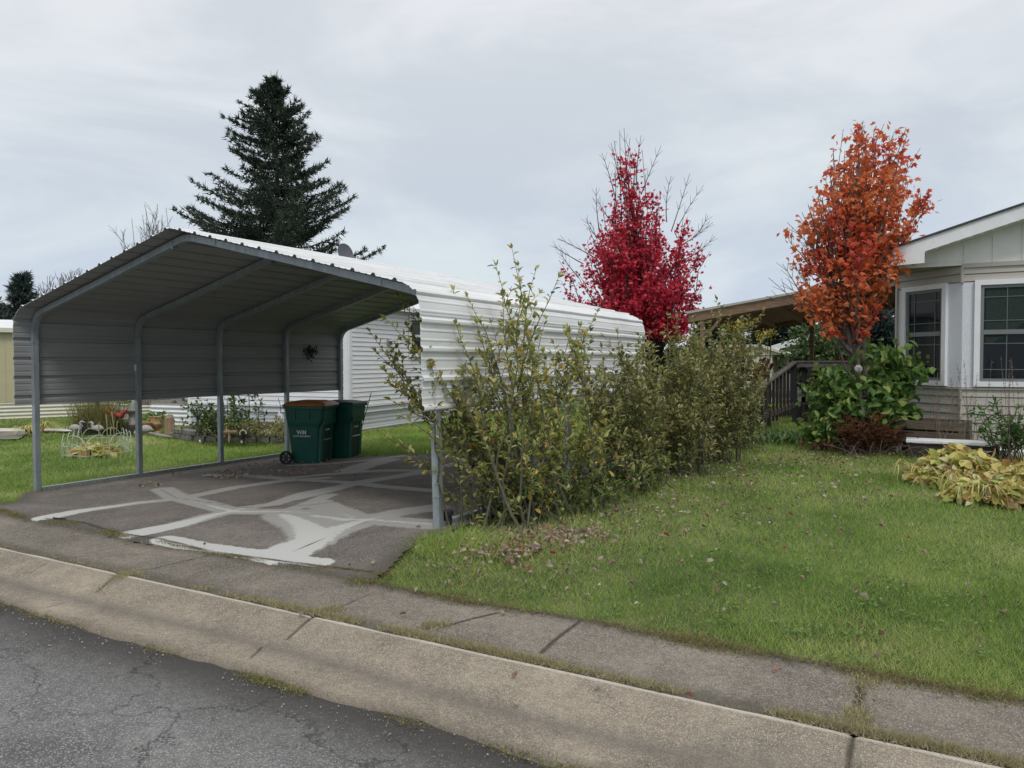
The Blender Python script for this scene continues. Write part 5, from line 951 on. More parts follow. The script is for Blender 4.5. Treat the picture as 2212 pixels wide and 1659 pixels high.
# ---- spruces
M['needle'] = leafmat('spruce_needle', [(.016, .03, .018), (.028, .045, .028), (.05, .07, .045)], .7, .05)
M['needle_blue'] = leafmat('blue_spruce_needle', [(.025, .045, .04), (.045, .07, .062), (.085, .115, .105)], .7, .05)
def spruce(label, rows, depth, leafm, baseZ=0.0, group=None, nlev=40, nb=7, seg=.16, ncl=8, nl=.34, nw=.045, lift=.15, cutz=None):
    rows = np.array(rows, float); top = atD((rows[0, 1]+rows[0, 2])/2, rows[0, 0], depth); base = V3(top[0], top[1], baseZ); o = thing('spruce_tree', label, 'tree', base, group)
    st = MB(); st.tube([base-[0, 0, .2], base+(top-base)*.5, top], [.028*(top[2])*.6, .016*top[2]*.6, .01], 8); fo = MB(); sc_ = depth/FPX; zr = np.array([atD(1106, y, depth)[2] for y in rows[:, 0]])
    mids = (rows[:, 1]+rows[:, 2])/2-(rows[0, 1]+rows[0, 2])/2; hws = (rows[:, 2]-rows[:, 1])/2
    PP = []; DD = []
    z = top[2]-.15
    zmin = cutz if cutz is not None else zr.min()
    while z > zmin:
        y_i = np.interp(-z, -zr, np.arange(len(zr))); hw = np.interp(y_i, np.arange(len(zr)), hws)*sc_; mid = np.interp(y_i, np.arange(len(zr)), mids)*sc_; f = (top[2]-z)/(top[2]-zmin)
        for k in range(nb):
            a = rng.random()*2*np.pi; l_ = hw*(.5+.68*rng.random()); dr = V3(math.cos(a), math.sin(a), 0); s = V3(top[0], top[1], z+rng.normal()*.12)
            e = s+dr*l_+CR*mid*abs(math.cos(a))+V3(0, 0, lift*l_-.0+.10*l_*(1-f)); c = s+dr*l_*.55+V3(0, 0, -.10*l_*f-.02); n = max(4, int(l_/seg)); Q = bez(s, c, e, n+1)
            st.tube(Q[::max(1, n//5)] if n > 5 else Q, .012+.01*l_*.3, 4, cap=False); Tq = unit(np.gradient(Q, axis=0)); u = np.arange(n+1)/n; keep = u > .12
            Pq = np.repeat(Q[keep], ncl, 0); Tt = np.repeat(Tq[keep], ncl, 0); sd = perp(Tt)*np.array([1, 1, .5]); side = (.25+.75*(1-np.repeat(u[keep], ncl)))*min(1.0, l_*.35)*rng.random(len(Pq))[:, None][:, 0]
            lat = unit(np.cross(Tt, [0, 0, 1.]))*np.where(rng.random(len(Pq)) < .5, -1, 1)[:, None]
            Pq = Pq+lat*side[:, None]*.8+Tt*side[:, None]*.5+V3(0, 0, -1)*side[:, None]*.22*(f+.2)
            PP.append(Pq); DD.append(unit(Tt*.8+lat*.5+rng.normal(size=Pq.shape)*.45+np.array([0, 0, .12])))
        z -= (top[2]-zmin)/nlev*(.7+.6*rng.random())
    P = np.concatenate(PP); D = np.concatenate(DD); m = P.shape[0]
    P = np.repeat(P, 3, 0)+rng.normal(size=(3*m, 3))*.04; D = unit(np.repeat(D, 3, 0)+rng.normal(size=(3*m, 3))*.5)
    scatter(fo, NEEDLE, P, D, rdir(3*m), nl*(.5+.8*rng.random(3*m)), nw*(.7+.6*rng.random(3*m)))
    for _ in range(9): Q = top+rng.normal(size=3)*[.12, .12, .1]; st.tube([Q-[0, 0, .5], Q+V3(random.gauss(0, .08), random.gauss(0, .08), random.uniform(.1, .4))], [.02, .008], 4)
    st.build('trunk', M['bark_dark'], o); fo.build('crown', leafm, o); return o
spruce('tall dark spruce rising behind the carport roof', [(172, 592, 600), (190, 574, 612), (214, 546, 634), (260, 520, 652), (296, 494, 660), (339, 492, 684), (381, 500, 686), (397, 482, 715), (442, 436, 728), (488, 424, 740), (540, 412, 780), (600, 400, 795)], 33.0, M['needle'], nlev=38, nb=7, seg=.24, ncl=9, nl=.24, nw=.055, lift=.22, cutz=5.2)
spruce('blue green spruce behind the tan home at the far left', [(598, 46, 54), (620, 30, 62), (650, 14, 70), (680, 0, 80), (720, -22, 95), (760, -30, 110)], 40.0, M['needle_blue'], nlev=18, nb=8, seg=.3, ncl=6, nl=.4, nw=.11, cutz=2.0)
spruce('dark evergreen behind the house corner and the pergola', [(520, 1915, 1925), (560, 1900, 1945), (620, 1888, 1970), (700, 1870, 1990), (790, 1850, 2010)], 33.0, M['needle_blue'], nlev=20, nb=8, seg=.3, ncl=6, nl=.4, nw=.09, cutz=1.0, group='evergreens beyond the houses')
for lab, x, yt, hw, d in [('dark evergreen seen under the left end of the pergola', 1530, 700, 55, 52), ('dark evergreen seen above the cream shed roof', 1652, 690, 50, 50), ('dark evergreen behind the grey distant house', 1725, 668, 60, 50), ('dark evergreen between the distant house and the maple', 1800, 690, 50, 44), ('dark evergreen low behind the pergola posts', 1590, 730, 50, 48), ('dark evergreen close behind the house corner', 1885, 680, 60, 30)]:
    spruce(lab, [(yt, x-4, x+4), (yt+30, x-hw*.5, x+hw*.5), (800, x-hw, x+hw)], d, M['needle'] if d > 35 else M['needle_blue'], group='evergreens beyond the houses', nlev=12, nb=8, seg=.45, ncl=5, nl=.6, nw=.16, cutz=.5)
M['midgreen'] = leafmat('mid_green_leaf', [(.03, .07, .02), (.06, .11, .03), (.11, .16, .04)], .5, .3)
M['yellowtree'] = leafmat('yellow_autumn_leaf', [(.22, .16, .03), (.3, .24, .05), (.16, .17, .04), (.25, .11, .04)], .5, .3)
def bg(name, lab, x, d, rows, m, nl=40, pl=30, Ln=.3, grp=None, base_z=.05, **k): p = atD(x, 790, d); return crown_tree(name, lab, 'tree', V3(p[0], p[1], base_z), rows, d, nl, m, M['bark_dark'], Ln, Ln*.6, LEAF_S, per_limb=pl, twigs=3, spread=.35, r0=.12, group=grp, tw=.8, **k)
bg('green_tree', 'green leafy tree beyond the deck railing left of the orange maple', 1770, 28, [(700, 1740, 1800), (730, 1700, 1840), (770, 1700, 1850), (800, 1730, 1830)], M['midgreen'], 60, 40, .2)
bg('green_tree', 'yellow green tree behind the blue spruce at the left edge', -10, 42, [(640, -30, 30), (680, -60, 50), (760, -60, 60)], M['yellowtree'], 30, 30, .4)
bg('autumn_tree', 'brownish yellow small tree right of the blue spruce', 88, 46, [(668, 70, 100), (700, 60, 118), (760, 60, 125)], M['yellowtree'], 30, 30, .35)
M['twig_grey'] = mat('pale_grey_twig', (.16, .15, .15), .9, .2, 5)
for lab, x, d, rows in [('leafless grey tree behind the left slope of the carport', 335, 42, [(435, 320, 365), (470, 285, 390), (510, 260, 395), (560, 260, 400), (610, 280, 390)]), ('leafless grey tree right of the blue spruce', 118, 44, [(592, 100, 140), (620, 80, 160), (650, 65, 170), (690, 80, 160)]), ('small leafless grey tree left of the carport roof slope', 205-55, 50, [(578, 135, 175), (600, 125, 188), (630, 120, 195), (680, 130, 190)])]:
    p = atD(x, 790, d); crown_tree('bare_tree', lab, 'tree', V3(p[0], p[1], .0), rows, d, 44, None, M['twig_grey'], 1, 1, LEAF_S, twigs=9, r0=.11, bare=True, group='leafless trees in the distance', tw=1.2, start=.2)
# whips of the red maple
# ---- hostas, ferns, stems
M['hosta'] = leafmat('yellow_hosta_leaf', [(.24, .31, .07), (.42, .44, .11), (.60, .55, .17), (.66, .60, .22), (.54, .42, .15), (.32, .17, .07), (.68, .65, .40), (.38, .44, .12)], .5, .35)
HL = (np.array([[0, 0, 0], [-.3, .16, .06], [.3, .16, .06], [0, .2, -.02], [-.5, .42, .07], [.5, .42, .07], [0, .5, .02], [-.34, .74, .0], [.34, .74, .0], [0, .8, -.03], [0, 1, -.14]]), np.array([[0, 3, 1], [0, 2, 3], [1, 3, 4], [4, 3, 6], [3, 2, 5], [3, 5, 6], [4, 6, 7], [7, 6, 9], [6, 5, 8], [6, 8, 9], [7, 9, 10], [9, 8, 10]]))
def hosta(lab, px, py, rx_, ry_, h_, n, Ln=.26):
    c = gp(px, py); o = thing('hosta_plant', lab, 'hosta', c, 'yellowing hostas before the house'); fo = MB(); st = MB(); P = []; D = []
    for _ in range(n):
        a = random.random()*6.283; r = random.random()**.6; q = c+V3(rx_*r*math.cos(a), ry_*r*math.sin(a), h_*(1-r*r)*random.uniform(.45, 1.05)+.04); d = V3(math.cos(a)*(.4+r), math.sin(a)*(.4+r), random.uniform(-1.0, .35)); P.append(q); D.append(d)
        if random.random() < .35: st.tube(bez(c+V3(rx_*.2*math.cos(a), ry_*.2*math.sin(a), 0), (c+q)/2+V3(0, 0, .1), q, 5), .006, 4, cap=False)
    n = len(P); P = np.array(P); D = np.array(D)+rng.normal(size=(n, 3))*.35; scatter(fo, HL, P, D, np.tile([0, 0, 1.], (n, 1))+rng.normal(size=(n, 3))*.8-np.array([CF[0], CF[1], 0])*.4, Ln*(.5+.65*rng.random(n)), Ln*.8*(.4+.75*rng.random(n)))
    for _ in range(n//4):
        a = random.random()*6.283; q = c+V3(rx_*.5*random.gauss(0, 1), ry_*.5*random.gauss(0, 1), 0); l_ = .4; dx = V3(math.cos(a), math.sin(a), 0); Q = bez(q, q+dx*l_*.2+V3(0, 0, l_*.9), q+dx*l_*.8+V3(0, 0, l_*.3), 6); wv = np.cross(dx, [0, 0, 1])*.008; w_ = np.array([.8, 1, 1, .8, .5, .1])[:, None]; fo.add(np.vstack([Q-wv*w_, Q+wv*w_]), [[i, i+1, 7+i, 6+i] for i in range(5)])
    st.build('stalk', M['straw'], o); fo.build('foliage', M['hosta'], o); return o
hosta('yellow hosta clump at the left end of the bed before the white bench', 2035, 1040, .38, .34, .26, 480, .145)
hosta('yellow hosta clump in the middle of the bed with dry flower stalks', 2100, 1050, .46, .42, .34, 680, .15)
hosta('yellow and brown hosta clump nearest the lawn at the bed front', 2140, 1084, .42, .26, .20, 460, .135)
hosta('yellow hosta clump at the right edge of the picture', 2215, 1070, .48, .42, .34, 620, .15)
hosta('greener hosta clump in front of the bench', 2070, 1012, .38, .26, .28, 320, .15)
M['fern'] = leafmat('rust_fern', [(.045, .018, .012), (.09, .035, .016), (.15, .055, .022), (.20, .09, .035)], .8, .15)
M['ferng'] = leafmat('pale_fern', [(.07, .11, .03), (.15, .18, .05), (.24, .22, .08)], .7, .25)
def fern(lab, px, py, n, h_, m, sp=.3, prox='rust coloured ferns'):
    c = gp(px, py); o = thing('fern', lab, 'fern', c, prox); fo = MB(); st = MB()
    for _ in range(n):
        a = random.random()*6.283; l_ = h_*random.uniform(.6, 1.15); dx = V3(math.cos(a), math.sin(a), 0); q = c+V3(random.gauss(0, sp), random.gauss(0, sp*.6), 0); Q = bez(q, q+dx*l_*.25+V3(0, 0, l_*.85), q+dx*l_*random.uniform(.5, .95)+V3(0, 0, l_*random.uniform(.35, 1.0)), 20)
        st.tube(Q[::3], .003, 3, cap=False); T = unit(np.gradient(Q, axis=0)); sd = unit(np.cross(T, [0, 0, 1.])); k = np.sin(np.linspace(.25, 3.1, 20))*.10*l_/.6
        for s in (-1, 1): scatter(fo, LEAF_S, Q[3:], (sd*s+T*.45+rng.normal(size=Q.shape)*.2)[3:], np.tile([0, 0, 1.], (17, 1))+rng.normal(size=(17, 3))*.5, k[3:]*1.3, .022)
    st.build('stalk', M['stem_red'], o); fo.build('foliage', m, o)
fern('rust brown fern at the left foot of the orange maple', 1825, 968, 32, .62, M['fern'], .17)
fern('rust brown fern directly below the white trunk guard', 1868, 982, 44, .68, M['fern'], .2)
fern('rust brown fern against the planter box leg', 1914, 978, 24, .55, M['fern'], .15)
fern('low rust brown fern fronds spilling over the lawn edge', 1775, 980, 14, .3, M['fern'], .2)
fern('pale yellow green fern left of the maple trunk', 1808, 935, 26, .85, M['ferng'], .2, 'pale ferns')
# dead stalks lying and standing
o = thing('dead_stems', 'tangle of dead grey stems below the maple by the planter', 'dead plant', gp(1895, 985)); mb = MB()
for _ in range(90):
    q = gp(random.gauss(1890, 45), random.uniform(965, 992)); a = random.random()*6.28; l_ = random.uniform(.2, .6); e = q+V3(l_*math.cos(a), l_*math.sin(a)*.6, random.uniform(0, .3)); mb.tube(bez(q, (q+e)/2+V3(0, 0, random.uniform(.05, .2)), e, 5), .0035, 4, cap=False)
mb.build('stem', M['drytwig'], o)
for lab, px, py, n, ys_ in [('tall dry flower stalks before the angled wall', 2045, 985, 17, (800, 900)), ('tall dry flower stalks before the front wall corner', 2095, 985, 12, (770, 880)), ('tall dry flower stalks at the right edge before the front window', 2185, 1000, 14, (760, 900))]:
    c = gp(px, py); o = thing('dry_flower_stalks', lab, 'dry plant', c, 'dry flower stalks'); mb = MB(); bd = MB(); d = depth_of(c)
    for _ in range(n):
        b = c+V3(random.gauss(0, .12), random.gauss(0, .12), 0); t = atD(px+random.gauss(0, 28)-8, random.uniform(*ys_), d+random.uniform(-.2, .3)); Q = bez(b, b+(t-b)*V3(.7, .7, .45), t, 10)+rng.normal(size=(10, 3))*.008; mb.tube(Q, np.linspace(.005, .002, 10), 4, cap=False)
        for k in range(6): p_ = Q[-1-k//2]+(Q[-2]-Q[-1])*random.random(); dd = unit(rng.normal(size=3)+V3(0, 0, .6)); bd.tube([p_, p_+dd*.03], [.002, .006], 4)
    mb.c += bd.c; mb.build('stalk', M['drytwig'], o)
b = gp(2180, 1000); shrub('peony_plant', 'dark green leafy peony standing right of the white bench', 'plant', b, [b+V3(random.gauss(0, .3), random.gauss(0, .2), random.uniform(.35, .95)) for _ in range(24)], M['stem_red'], M['broad'], None, Ln=.12, Wd=.032, twigs=5, dens=30, leafy=.35, basejit=.1, droop=.25)
# ------------------------------------------------------------------ neighbour's garden seen under the carport
def dome(c, rx_, ry_, rz_, k=10, n=6):
    t = np.linspace(-math.pi/2, math.pi/2, n); return [(rx_*math.cos(a), rz_*math.sin(a)) for a in t]
def P_(px, py, dz=0.0): return gp(px, py, dz)
# hooped border fence round a dying hosta
hc = P_(209, 984); hf = thing('border_fence', 'pale green wire hoop border ring around yellowing hostas on the lawn', 'border fence', hc)
corners = [P_(134, 989), P_(186, 992), P_(284, 979), P_(262, 966), P_(178, 969), P_(134, 989)]
for a, b in zip(corners[:-1], corners[1:]):
    l_ = np.linalg.norm(b-a); n = max(1, int(round(l_/.46)))
    for k in range(n):
        p, q = a+(b-a)*k/n, a+(b-a)*(k+1)/n; mb = MB(); t = np.linspace(0, math.pi, 13)
        for s, h in ((1.0, .44), (.5, .27)):
            mid = (p+q)/2; Pq = np.array([mid+(p-mid)*s*math.cos(x)+V3(0, 0, (h-.2)*math.sin(x)+.2) for x in t]); Pq = np.vstack([[Pq[0][0], Pq[0][1], mid[2]]], ) if False else np.vstack([Pq[0]-V3(0, 0, .22), Pq, Pq[-1]-V3(0, 0, .22)])
            mb.tube(Pq, .0065, 4, cap=False)
        for z in (.05, .22): mb.tube([p+V3(0, 0, z), q+V3(0, 0, z)], .0055, 4)
        mb.build('hoop_panel', M['hoop'], hf)
hosta('wilting yellow hosta inside the wire hoop border', 205, 982, .5, .3, .22, 90, .2)
o = thing('dry_stalks', 'pale dead flower stalks rising out of the wire hoop border', 'dry plant', P_(235, 975)); mb = MB()
for px, py, h in [(160, 978, .5), (169, 980, .45), (232, 972, .75), (247, 970, .8), (250, 970, .6), (213, 968, .55), (238, 976, .5)]:
    b = P_(px, py); mb.tube(bez(b, b+V3(.02, 0, h*.6), b+V3(random.uniform(-.1, .1), 0, h), 6), [.012, .012, .01, .01, .012, .016], 5)
mb.build('stalk', M['straw'], o)
# raised stone planter with ducks and ornamental grass round a black post
c0 = P_(208, 934); pz = float(c0[2]); sp = thing('stone_planter', 'low dark stone edged planter with ornamental grass by the black post', 'planter', c0)
a, b = P_(160, 936), P_(259, 936); mb = MB(); n = 9
for k in range(n):
    for r in range(2): p = a+(b-a)*((k+.5+.25*r)/n)+V3(0, 0, .06+.11*r); mb.box(p, (np.linalg.norm(b-a)/n*.95, .16, .10), rz=math.atan2((b-a)[1], (b-a)[0])+random.gauss(0, .03))
mb.build_each('stone_block', M['stone'], sp, bevel=.012)
MB().lathe((a+b)/2+V3(.3, .55, 0), [(1.0, 0), (.98, .2), (.5, .26), (0, .28)], 16, sy=.5).build('soil', M['soil'], sp)
M['ornamental'] = leafmat('ornamental_grass', [(.12, .14, .04), (.2, .2, .07), (.28, .25, .1)], .7, .3)
for lab, px, w_ in [('tall olive ornamental grass left of the black post', 190, .42), ('tall olive ornamental grass right of the black post', 236, .42)]:
    c = P_(px, 926, .15); o = thing('ornamental_grass', lab, 'grass clump', c, 'ornamental grasses'); mb = MB(); n = 500; q = c+rng.normal(size=(n, 3))*[w_*.45, w_*.4, 0]; D = rng.normal(size=(n, 3))*[.3, .3, 0]+[0, 0, 1]; scatter(mb, NEEDLE, q, D, rdir(n), .55+.75*rng.random(n), .014); mb.build('foliage', M['ornamental'], o)
c = P_(211, 925); o = thing('lamp_post', 'black post standing in the ornamental grass planter', 'post', c); MB().tube([c, c+V3(0, 0, 1.35)], .055, 10).build('pole', M['iron'], o); MB().lathe(c+V3(0, 0, 1.35), [(.08, 0), (.1, .05), (.02, .12), (0, .13)], 10).build('cap', M['iron'], o)
def duck(lab, px, py, z, s=1.0, flip=1):
    c = P_(px, py, z); o = thing('duck_statue', lab, 'duck statue', c, 'garden duck statues'); ax = CR*flip; mb = MB(); t = np.linspace(0, 1, 9)
    pts = np.array([c+ax*(-.20+.36*x)*s+V3(0, 0, .09*s+.03*s*math.sin(x*3)) for x in t]); rr = np.array([.012, .05, .08, .095, .1, .09, .075, .05, .02])*s; mb.tube(pts, rr, 10)
    nk = [c+ax*.10*s+V3(0, 0, .13*s), c+ax*.15*s+V3(0, 0, .2*s), c+ax*.13*s+V3(0, 0, .26*s), c+ax*.17*s+V3(0, 0, .29*s), c+ax*.22*s+V3(0, 0, .285*s)]; mb.tube(nk, np.array([.05, .035, .04, .038, .015])*s, 8); mb.build('body', M['cement'], o, smooth=True); MB().tube([c+ax*.2*s+V3(0, 0, .285*s), c+ax*.27*s+V3(0, 0, .275*s)], [.018*s, .008*s], 6).build('beak', M['terra'], o)
duck('pale duck statue on the left end of the stone planter', 164, 933, .2, .85); duck('white duck statue on the stone planter beside the black post', 210, 933, .2, .8, -1)
c = P_(183, 932, .2); o = thing('garden_statue', 'small dark and white garden figure between the two ducks', 'statue', c); MB().lathe(c, [(.06, 0), (.07, .04), (.045, .1), (.05, .18), (.03, .22), (.045, .27), (.03, .31), (0, .33)], 10).build('figure', M['iron'], o, smooth=True); MB().lathe(c+V3(0, -.045, .13), [(0, -.03), (.02, 0), (0, .04)], 8).build('bib', M['white_obj'], o)
# red metal flower on a stalk
c = P_(246, 940); o = thing('garden_stake', 'red metal bird ornament on a thin garden stake', 'garden ornament', c); top = atD(247, 893, depth_of(c)); MB().tube(bez(c, c+V3(-.04, 0, .5), top, 6), .012, 5).build('stake', M['stem_red'], o)
mb = MB(); mb.tube([top+CR*.0, top+CR*.10+V3(0, 0, -.05), top+CR*.18-V3(0, 0, .06), top+CR*.22+V3(0, 0, .02), top+CR*.24+V3(0, 0, .1)], [.03, .07, .075, .05, .02], 8); mb.tube([top+CR*.18, top+CR*.30+V3(0, 0, .05), top+CR*.34+V3(0, 0, .14)], [.04, .03, .008], 6); mb.build('bird', M['red'], o, smooth=True)
P = top+CR*-.1+rng.normal(size=(14, 3))*.07; MB_ = MB(); scatter(MB_, LEAF_S, P, rng.normal(size=(14, 3))+[0, 0, .8], rdir(14), .16, .05); MB_.build('feather', M['orangeleaf'], o)
# white storage box
c = P_(272, 905); o = thing('deck_box', 'white plastic slatted box on the neighbours lawn', 'storage box', c); bz = .46
MB().box(c+V3(0, 0, bz/2), (.62, .5, bz)).build('body', M['white_obj'], o, bevel=.01); MB().box(c+V3(0, 0, bz+.02), (.68, .56, .04)).build('lid', M['white_paint'], o, bevel=.01); mb = MB()
for k in range(6): mb.box(c+V3(-.25+.1*k, -.254, .2), (.03, .01, .28))
mb.build_each('slat', M['far_siding'], o)
P = c+V3(0, 0, bz+.05)+rng.normal(size=(80, 3))*[.2, .15, .07]; o2 = thing('potted_plant', 'dark leafy plant on top of the white slatted box', 'plant', c+V3(0, 0, bz+.04)); m_ = MB(); scatter(m_, LEAF_T, P, rdir(80, .6), rdir(80, .5), .14, .06); m_.build('foliage', M['broad'], o2)
# birdbath
c = P_(287, 936); o = thing('birdbath', 'grey cast cement birdbath on a fluted pedestal', 'birdbath', c); MB().lathe(c, [(.19, 0), (.19, .05), (.14, .09), (.10, .16), (.085, .4), (.10, .5), (.14, .54)], 16).build('pedestal', M['cement'], o, smooth=True); MB().lathe(c+V3(0, 0, .54), [(.12, 0), (.19, .03), (.22, .09), (.215, .1), (.16, .06), (0, .04)], 18).build('basin', M['cement'], o, smooth=True)
c2_ = c+V3(0, 0, .6); o = thing('garden_statue', 'cement bird statue with a red head standing in the birdbath', 'statue', c2_); MB().tube([c2_, c2_+V3(0, 0, .12), c2_+CR*.04+V3(0, 0, .22), c2_+CR*.02+V3(0, 0, .3)], [.06, .07, .05, .035], 10).build('body', M['cement'], o, smooth=True); MB().tube([c2_+CR*.02+V3(0, 0, .29), c2_+V3(0, 0, .4), c2_-CR*.04+V3(0, 0, .42)], [.035, .04, .012], 8).build('head', M['dark_red'], o)
c = P_(296, 939); MBr = MB().lathe(c, [(0, 0), (.07, .0), (.08, .05), (.06, .1), (0, .12)], 9); o = MBr.build('garden_rock', M['cement'], smooth=False, label='pale rock at the right foot of the birdbath', cat='rock')
# brick block with a white swan
c = P_(313, 937); o = thing('brick_pedestal', 'short red brick pedestal behind the second carport post', 'pedestal', c)
mb = MB()
for k in range(4):
    for j in range(2): mb.box(c+V3(-.09+.18*j, 0, .035+.072*k), (.17, .2, .062), rz=.03*k)
mb.build_each('brick', mat('dull_brick', (.22, .09, .06), .9, .25, 12, bump=.5), o)
duck('white swan statue sitting on the brick pedestal', 313, 937, .29, .9, -1)
# urn
c = P_(340, 935); o = thing('urn_planter', 'tan terracotta urn planter with dark trailing plant', 'urn', c); MB().lathe(c, [(.11, 0), (.12, .03), (.06, .06), (.055, .09), (.15, .15), (.175, .24), (.18, .25), (.175, .26), (.185, .38), (.205, .43), (.21, .44), (.19, .46), (.15, .44)], 22).build('urn', M['terra'], o, smooth=True)
m_ = MB(); P = c+V3(0, 0, .47)+rng.normal(size=(150, 3))*[.17, .12, .04]; P[:, 2] -= .4*np.abs(P[:, 0]-c[0])**1.5; scatter(m_, LEAF_T, P, rdir(150, .1), rdir(150, .6), .09, .05); m_.build('trailing_plant', M['broad'], o)
# stump, driftwood, hose
c = P_(367, 938); o = thing('log_stump', 'upright split log stump beside the terracotta urn', 'stump', c); MB().tube([c, c+V3(0, 0, .1), c+V3(-.02, 0, .42), c+V3(-.03, 0, .5)], [.14, .125, .115, .07], 9).build('log', M['stump'], o)
o = thing('driftwood', 'pale curved driftwood branch on the grass below the urn', 'driftwood', P_(345, 942)); a, b = P_(322, 935, .05), P_(372, 944, .05); MB().tube(bez(a, (a+b)/2+V3(0, 0, -.03), b, 7), [.03, .045, .05, .045, .04, .03, .015], 7).build('branch', M['grey_wood'], o)
o = thing('driftwood', 'reddish driftwood branch lying across the stone edged bed', 'driftwood', P_(495, 935, .3)); a, b = P_(480, 936, .42), P_(512, 934, .46); MB().tube(bez(a, (a+b)/2+V3(0, 0, .03), b, 7), [.03, .045, .05, .04, .035, .04, .03], 7).tube([(a+b)/2, (a+b)/2+V3(.1, -.1, -.18)], [.03, .015], 6).build('branch', M['cedar'], o)
# stone edged bed along the white home
bedp = [P_(375, 944), P_(420, 952), P_(480, 954), P_(550, 955), P_(615, 956)]
o = thing('garden_bed', 'long raised garden bed edged with grey stone blocks before the white home', 'garden bed', bedp[1]); cs = 0
B = np.array(bedp); sl2 = np.linalg.norm(np.diff(B, axis=0), axis=1); cm_ = np.concatenate([[0], np.cumsum(sl2)]); n = int(cm_[-1]/.3); blocks = MB()
for r in range(2):
    for k in range(n):
        s = (k+.5+.5*r)*cm_[-1]/n
        if s > cm_[-1]: continue
        p = np.array([np.interp(s, cm_, B[:, i]) for i in range(3)]); p2 = np.array([np.interp(min(s+.05, cm_[-1]), cm_, B[:, i]) for i in range(3)]); p1 = np.array([np.interp(s-.05, cm_, B[:, i]) for i in range(3)]); blocks.box(p+V3(0, 0, .06+.125*r), (cm_[-1]/n*.94*random.uniform(.9, 1), .2, .115), rz=math.atan2(p2[1]-p1[1], p2[0]-p1[0])+random.gauss(0, .03))
blocks.build_each('stone_block', M['stone'], o, bevel=.014)
sm = MB(); top_ = B+[0, .05, .2]; bk = np.column_stack([B[:, 0]-.3, np.full(len(B), 14.4)-np.linspace(.45, 0, len(B)), B[:, 2]+.27]); sm.add(np.vstack([top_, bk]), [[i, i+1, len(B)+i+1, len(B)+i] for i in range(len(B)-1)]); sm.build('soil', M['soil'], o)
for lab, px, py, h_, n, m_n, ln in [('bushy green perennial at the left end of the stone edged bed', 402, 944, .8, 26, 'midgreen', .10), ('loose green perennial in the bed right of the metal trellis', 440, 946, .65, 26, 'lowgreen', .10), ('upright leafy plant against the white siding behind the third post', 492, 940, .95, 14, 'midgreen', .13), ('low brownish green plants at the middle of the bed', 530, 946, .35, 22, 'willow2', .09), ('low trailing weeds over the stone edge near the fourth post', 585, 950, .3, 30, 'willow2', .09), ('sprawling bed plant behind the solar lamp', 465, 947, .4, 22, 'willow2', .09)]:
    b = P_(px, py, .22)+V3(0, .5, 0); shrub('garden_plant', lab, 'plant', b, [b+V3(random.gauss(0, .38), random.gauss(0, .25), h_*random.uniform(.35, 1)) for _ in range(n)], M['stem'], M[m_n], 'plants in the stone edged bed', Ln=ln, Wd=ln*.38, twigs=5, dens=26, leafy=.0, basejit=.2, droop=.2)
# trellis, rod, solar lamps, tag
c = P_(440, 944, .2)+V3(0, .7, 0); o = thing('metal_trellis', 'black scrolled metal trellis in the bed by the white home corner', 'trellis', c); mb = MB()
for k in range(4): x = -.18+.12*k; mb.tube([c+V3(x, 0, 0), c+V3(x, 0, .75+.08*(k % 2))], .008, 5)
for z in (.3, .6): mb.tube([c+V3(-.18, 0, z), c+V3(.18, 0, z)], .007, 5)
for x in (-.24, .12): t = np.linspace(0, 5, 14); mb.tube(np.array([c+V3(x+.06*math.cos(a)*(1-a/9)+.06, 0, .8+.06*math.sin(a)*(1-a/9)) for a in t]), .007, 4)
mb.build('frame', M['iron'], o)
c = P_(539, 940); MB().tube([c, c+V3(0, 0, 1.35)], .011, 6).build('garden_rod', M['iron'], label='thin vertical black rod in the bed before the white siding', cat='rod')
def solar(lab, px, py, tilt):
    c = P_(px, py); o = thing('solar_lamp', lab, 'solar lamp', c, 'solar spot lamps on the lawn'); h = c+V3(0, 0, .27)+CR*tilt*.14; MB().tube([c, c+V3(0, 0, .1)+CR*tilt*.04, h], .014, 6).build('stake', M['iron'], o)
    MB().tube([h-CF*.03-CR*tilt*.06, h+CR*tilt*.05], [.04, .06], 10).build('housing', M['iron'], o); t = np.linspace(-.2, 3.6, 12); MB().tube(np.array([h+CR*(.07*math.cos(a))-CF*.05+V3(0, 0, .02+.07*math.sin(a)) for a in t]), .017, 6).build('lens_rim', mat('pale_yellow_rim', (.62, .66, .35), .5), o); MB().box(c+V3(-.05, -.02, .1), (.05, .01, .05)).build('tag', M['white_obj'], o)
solar('tilted black solar spot lamp with pale rim left of the third carport post', 437, 962, 1.0); solar('upright black solar spot lamp with yellow rim between third and fourth posts', 527, 964, 0.0)
c = P_(607, 942); o = thing('garden_sign', 'small white tag sign hanging beside the fourth carport post', 'sign', c); MB().tube([c, c+V3(0, 0, .75), c+V3(-.08, 0, .95)], .008, 5).build('stake', M['iron'], o); MB().box(c+V3(0, -.02, .52), (.17, .01, .12), ry=.5).build('tag', M['white_obj'], o, bevel=.003); MB().box(c+V3(.04, -.02, .40), (.10, .008, .09), ry=.3).build('ribbon', mat('pink_ribbon', (.38, .18, .20), .8), o)
# leaning rod by the bins
a = P_(777, 940); b = atD(802, 848, depth_of(a)); MB().tube([a, b], .010, 6).build('leaning_rod', M['iron'], label='thin black rod leaning over the grass right of the bins', cat='rod')
# utility box on the skirting
ub = cA+sA*4.2+nR*.06+V3(0, 0, .36); o = thing('utility_box', 'small blue grey utility box on the white home skirting', 'utility box', ub); MB().box(ub, (.07, .22, .26)).build('cabinet', mat('blue_grey_box', (.25, .31, .38), .5), o, bevel=.006)
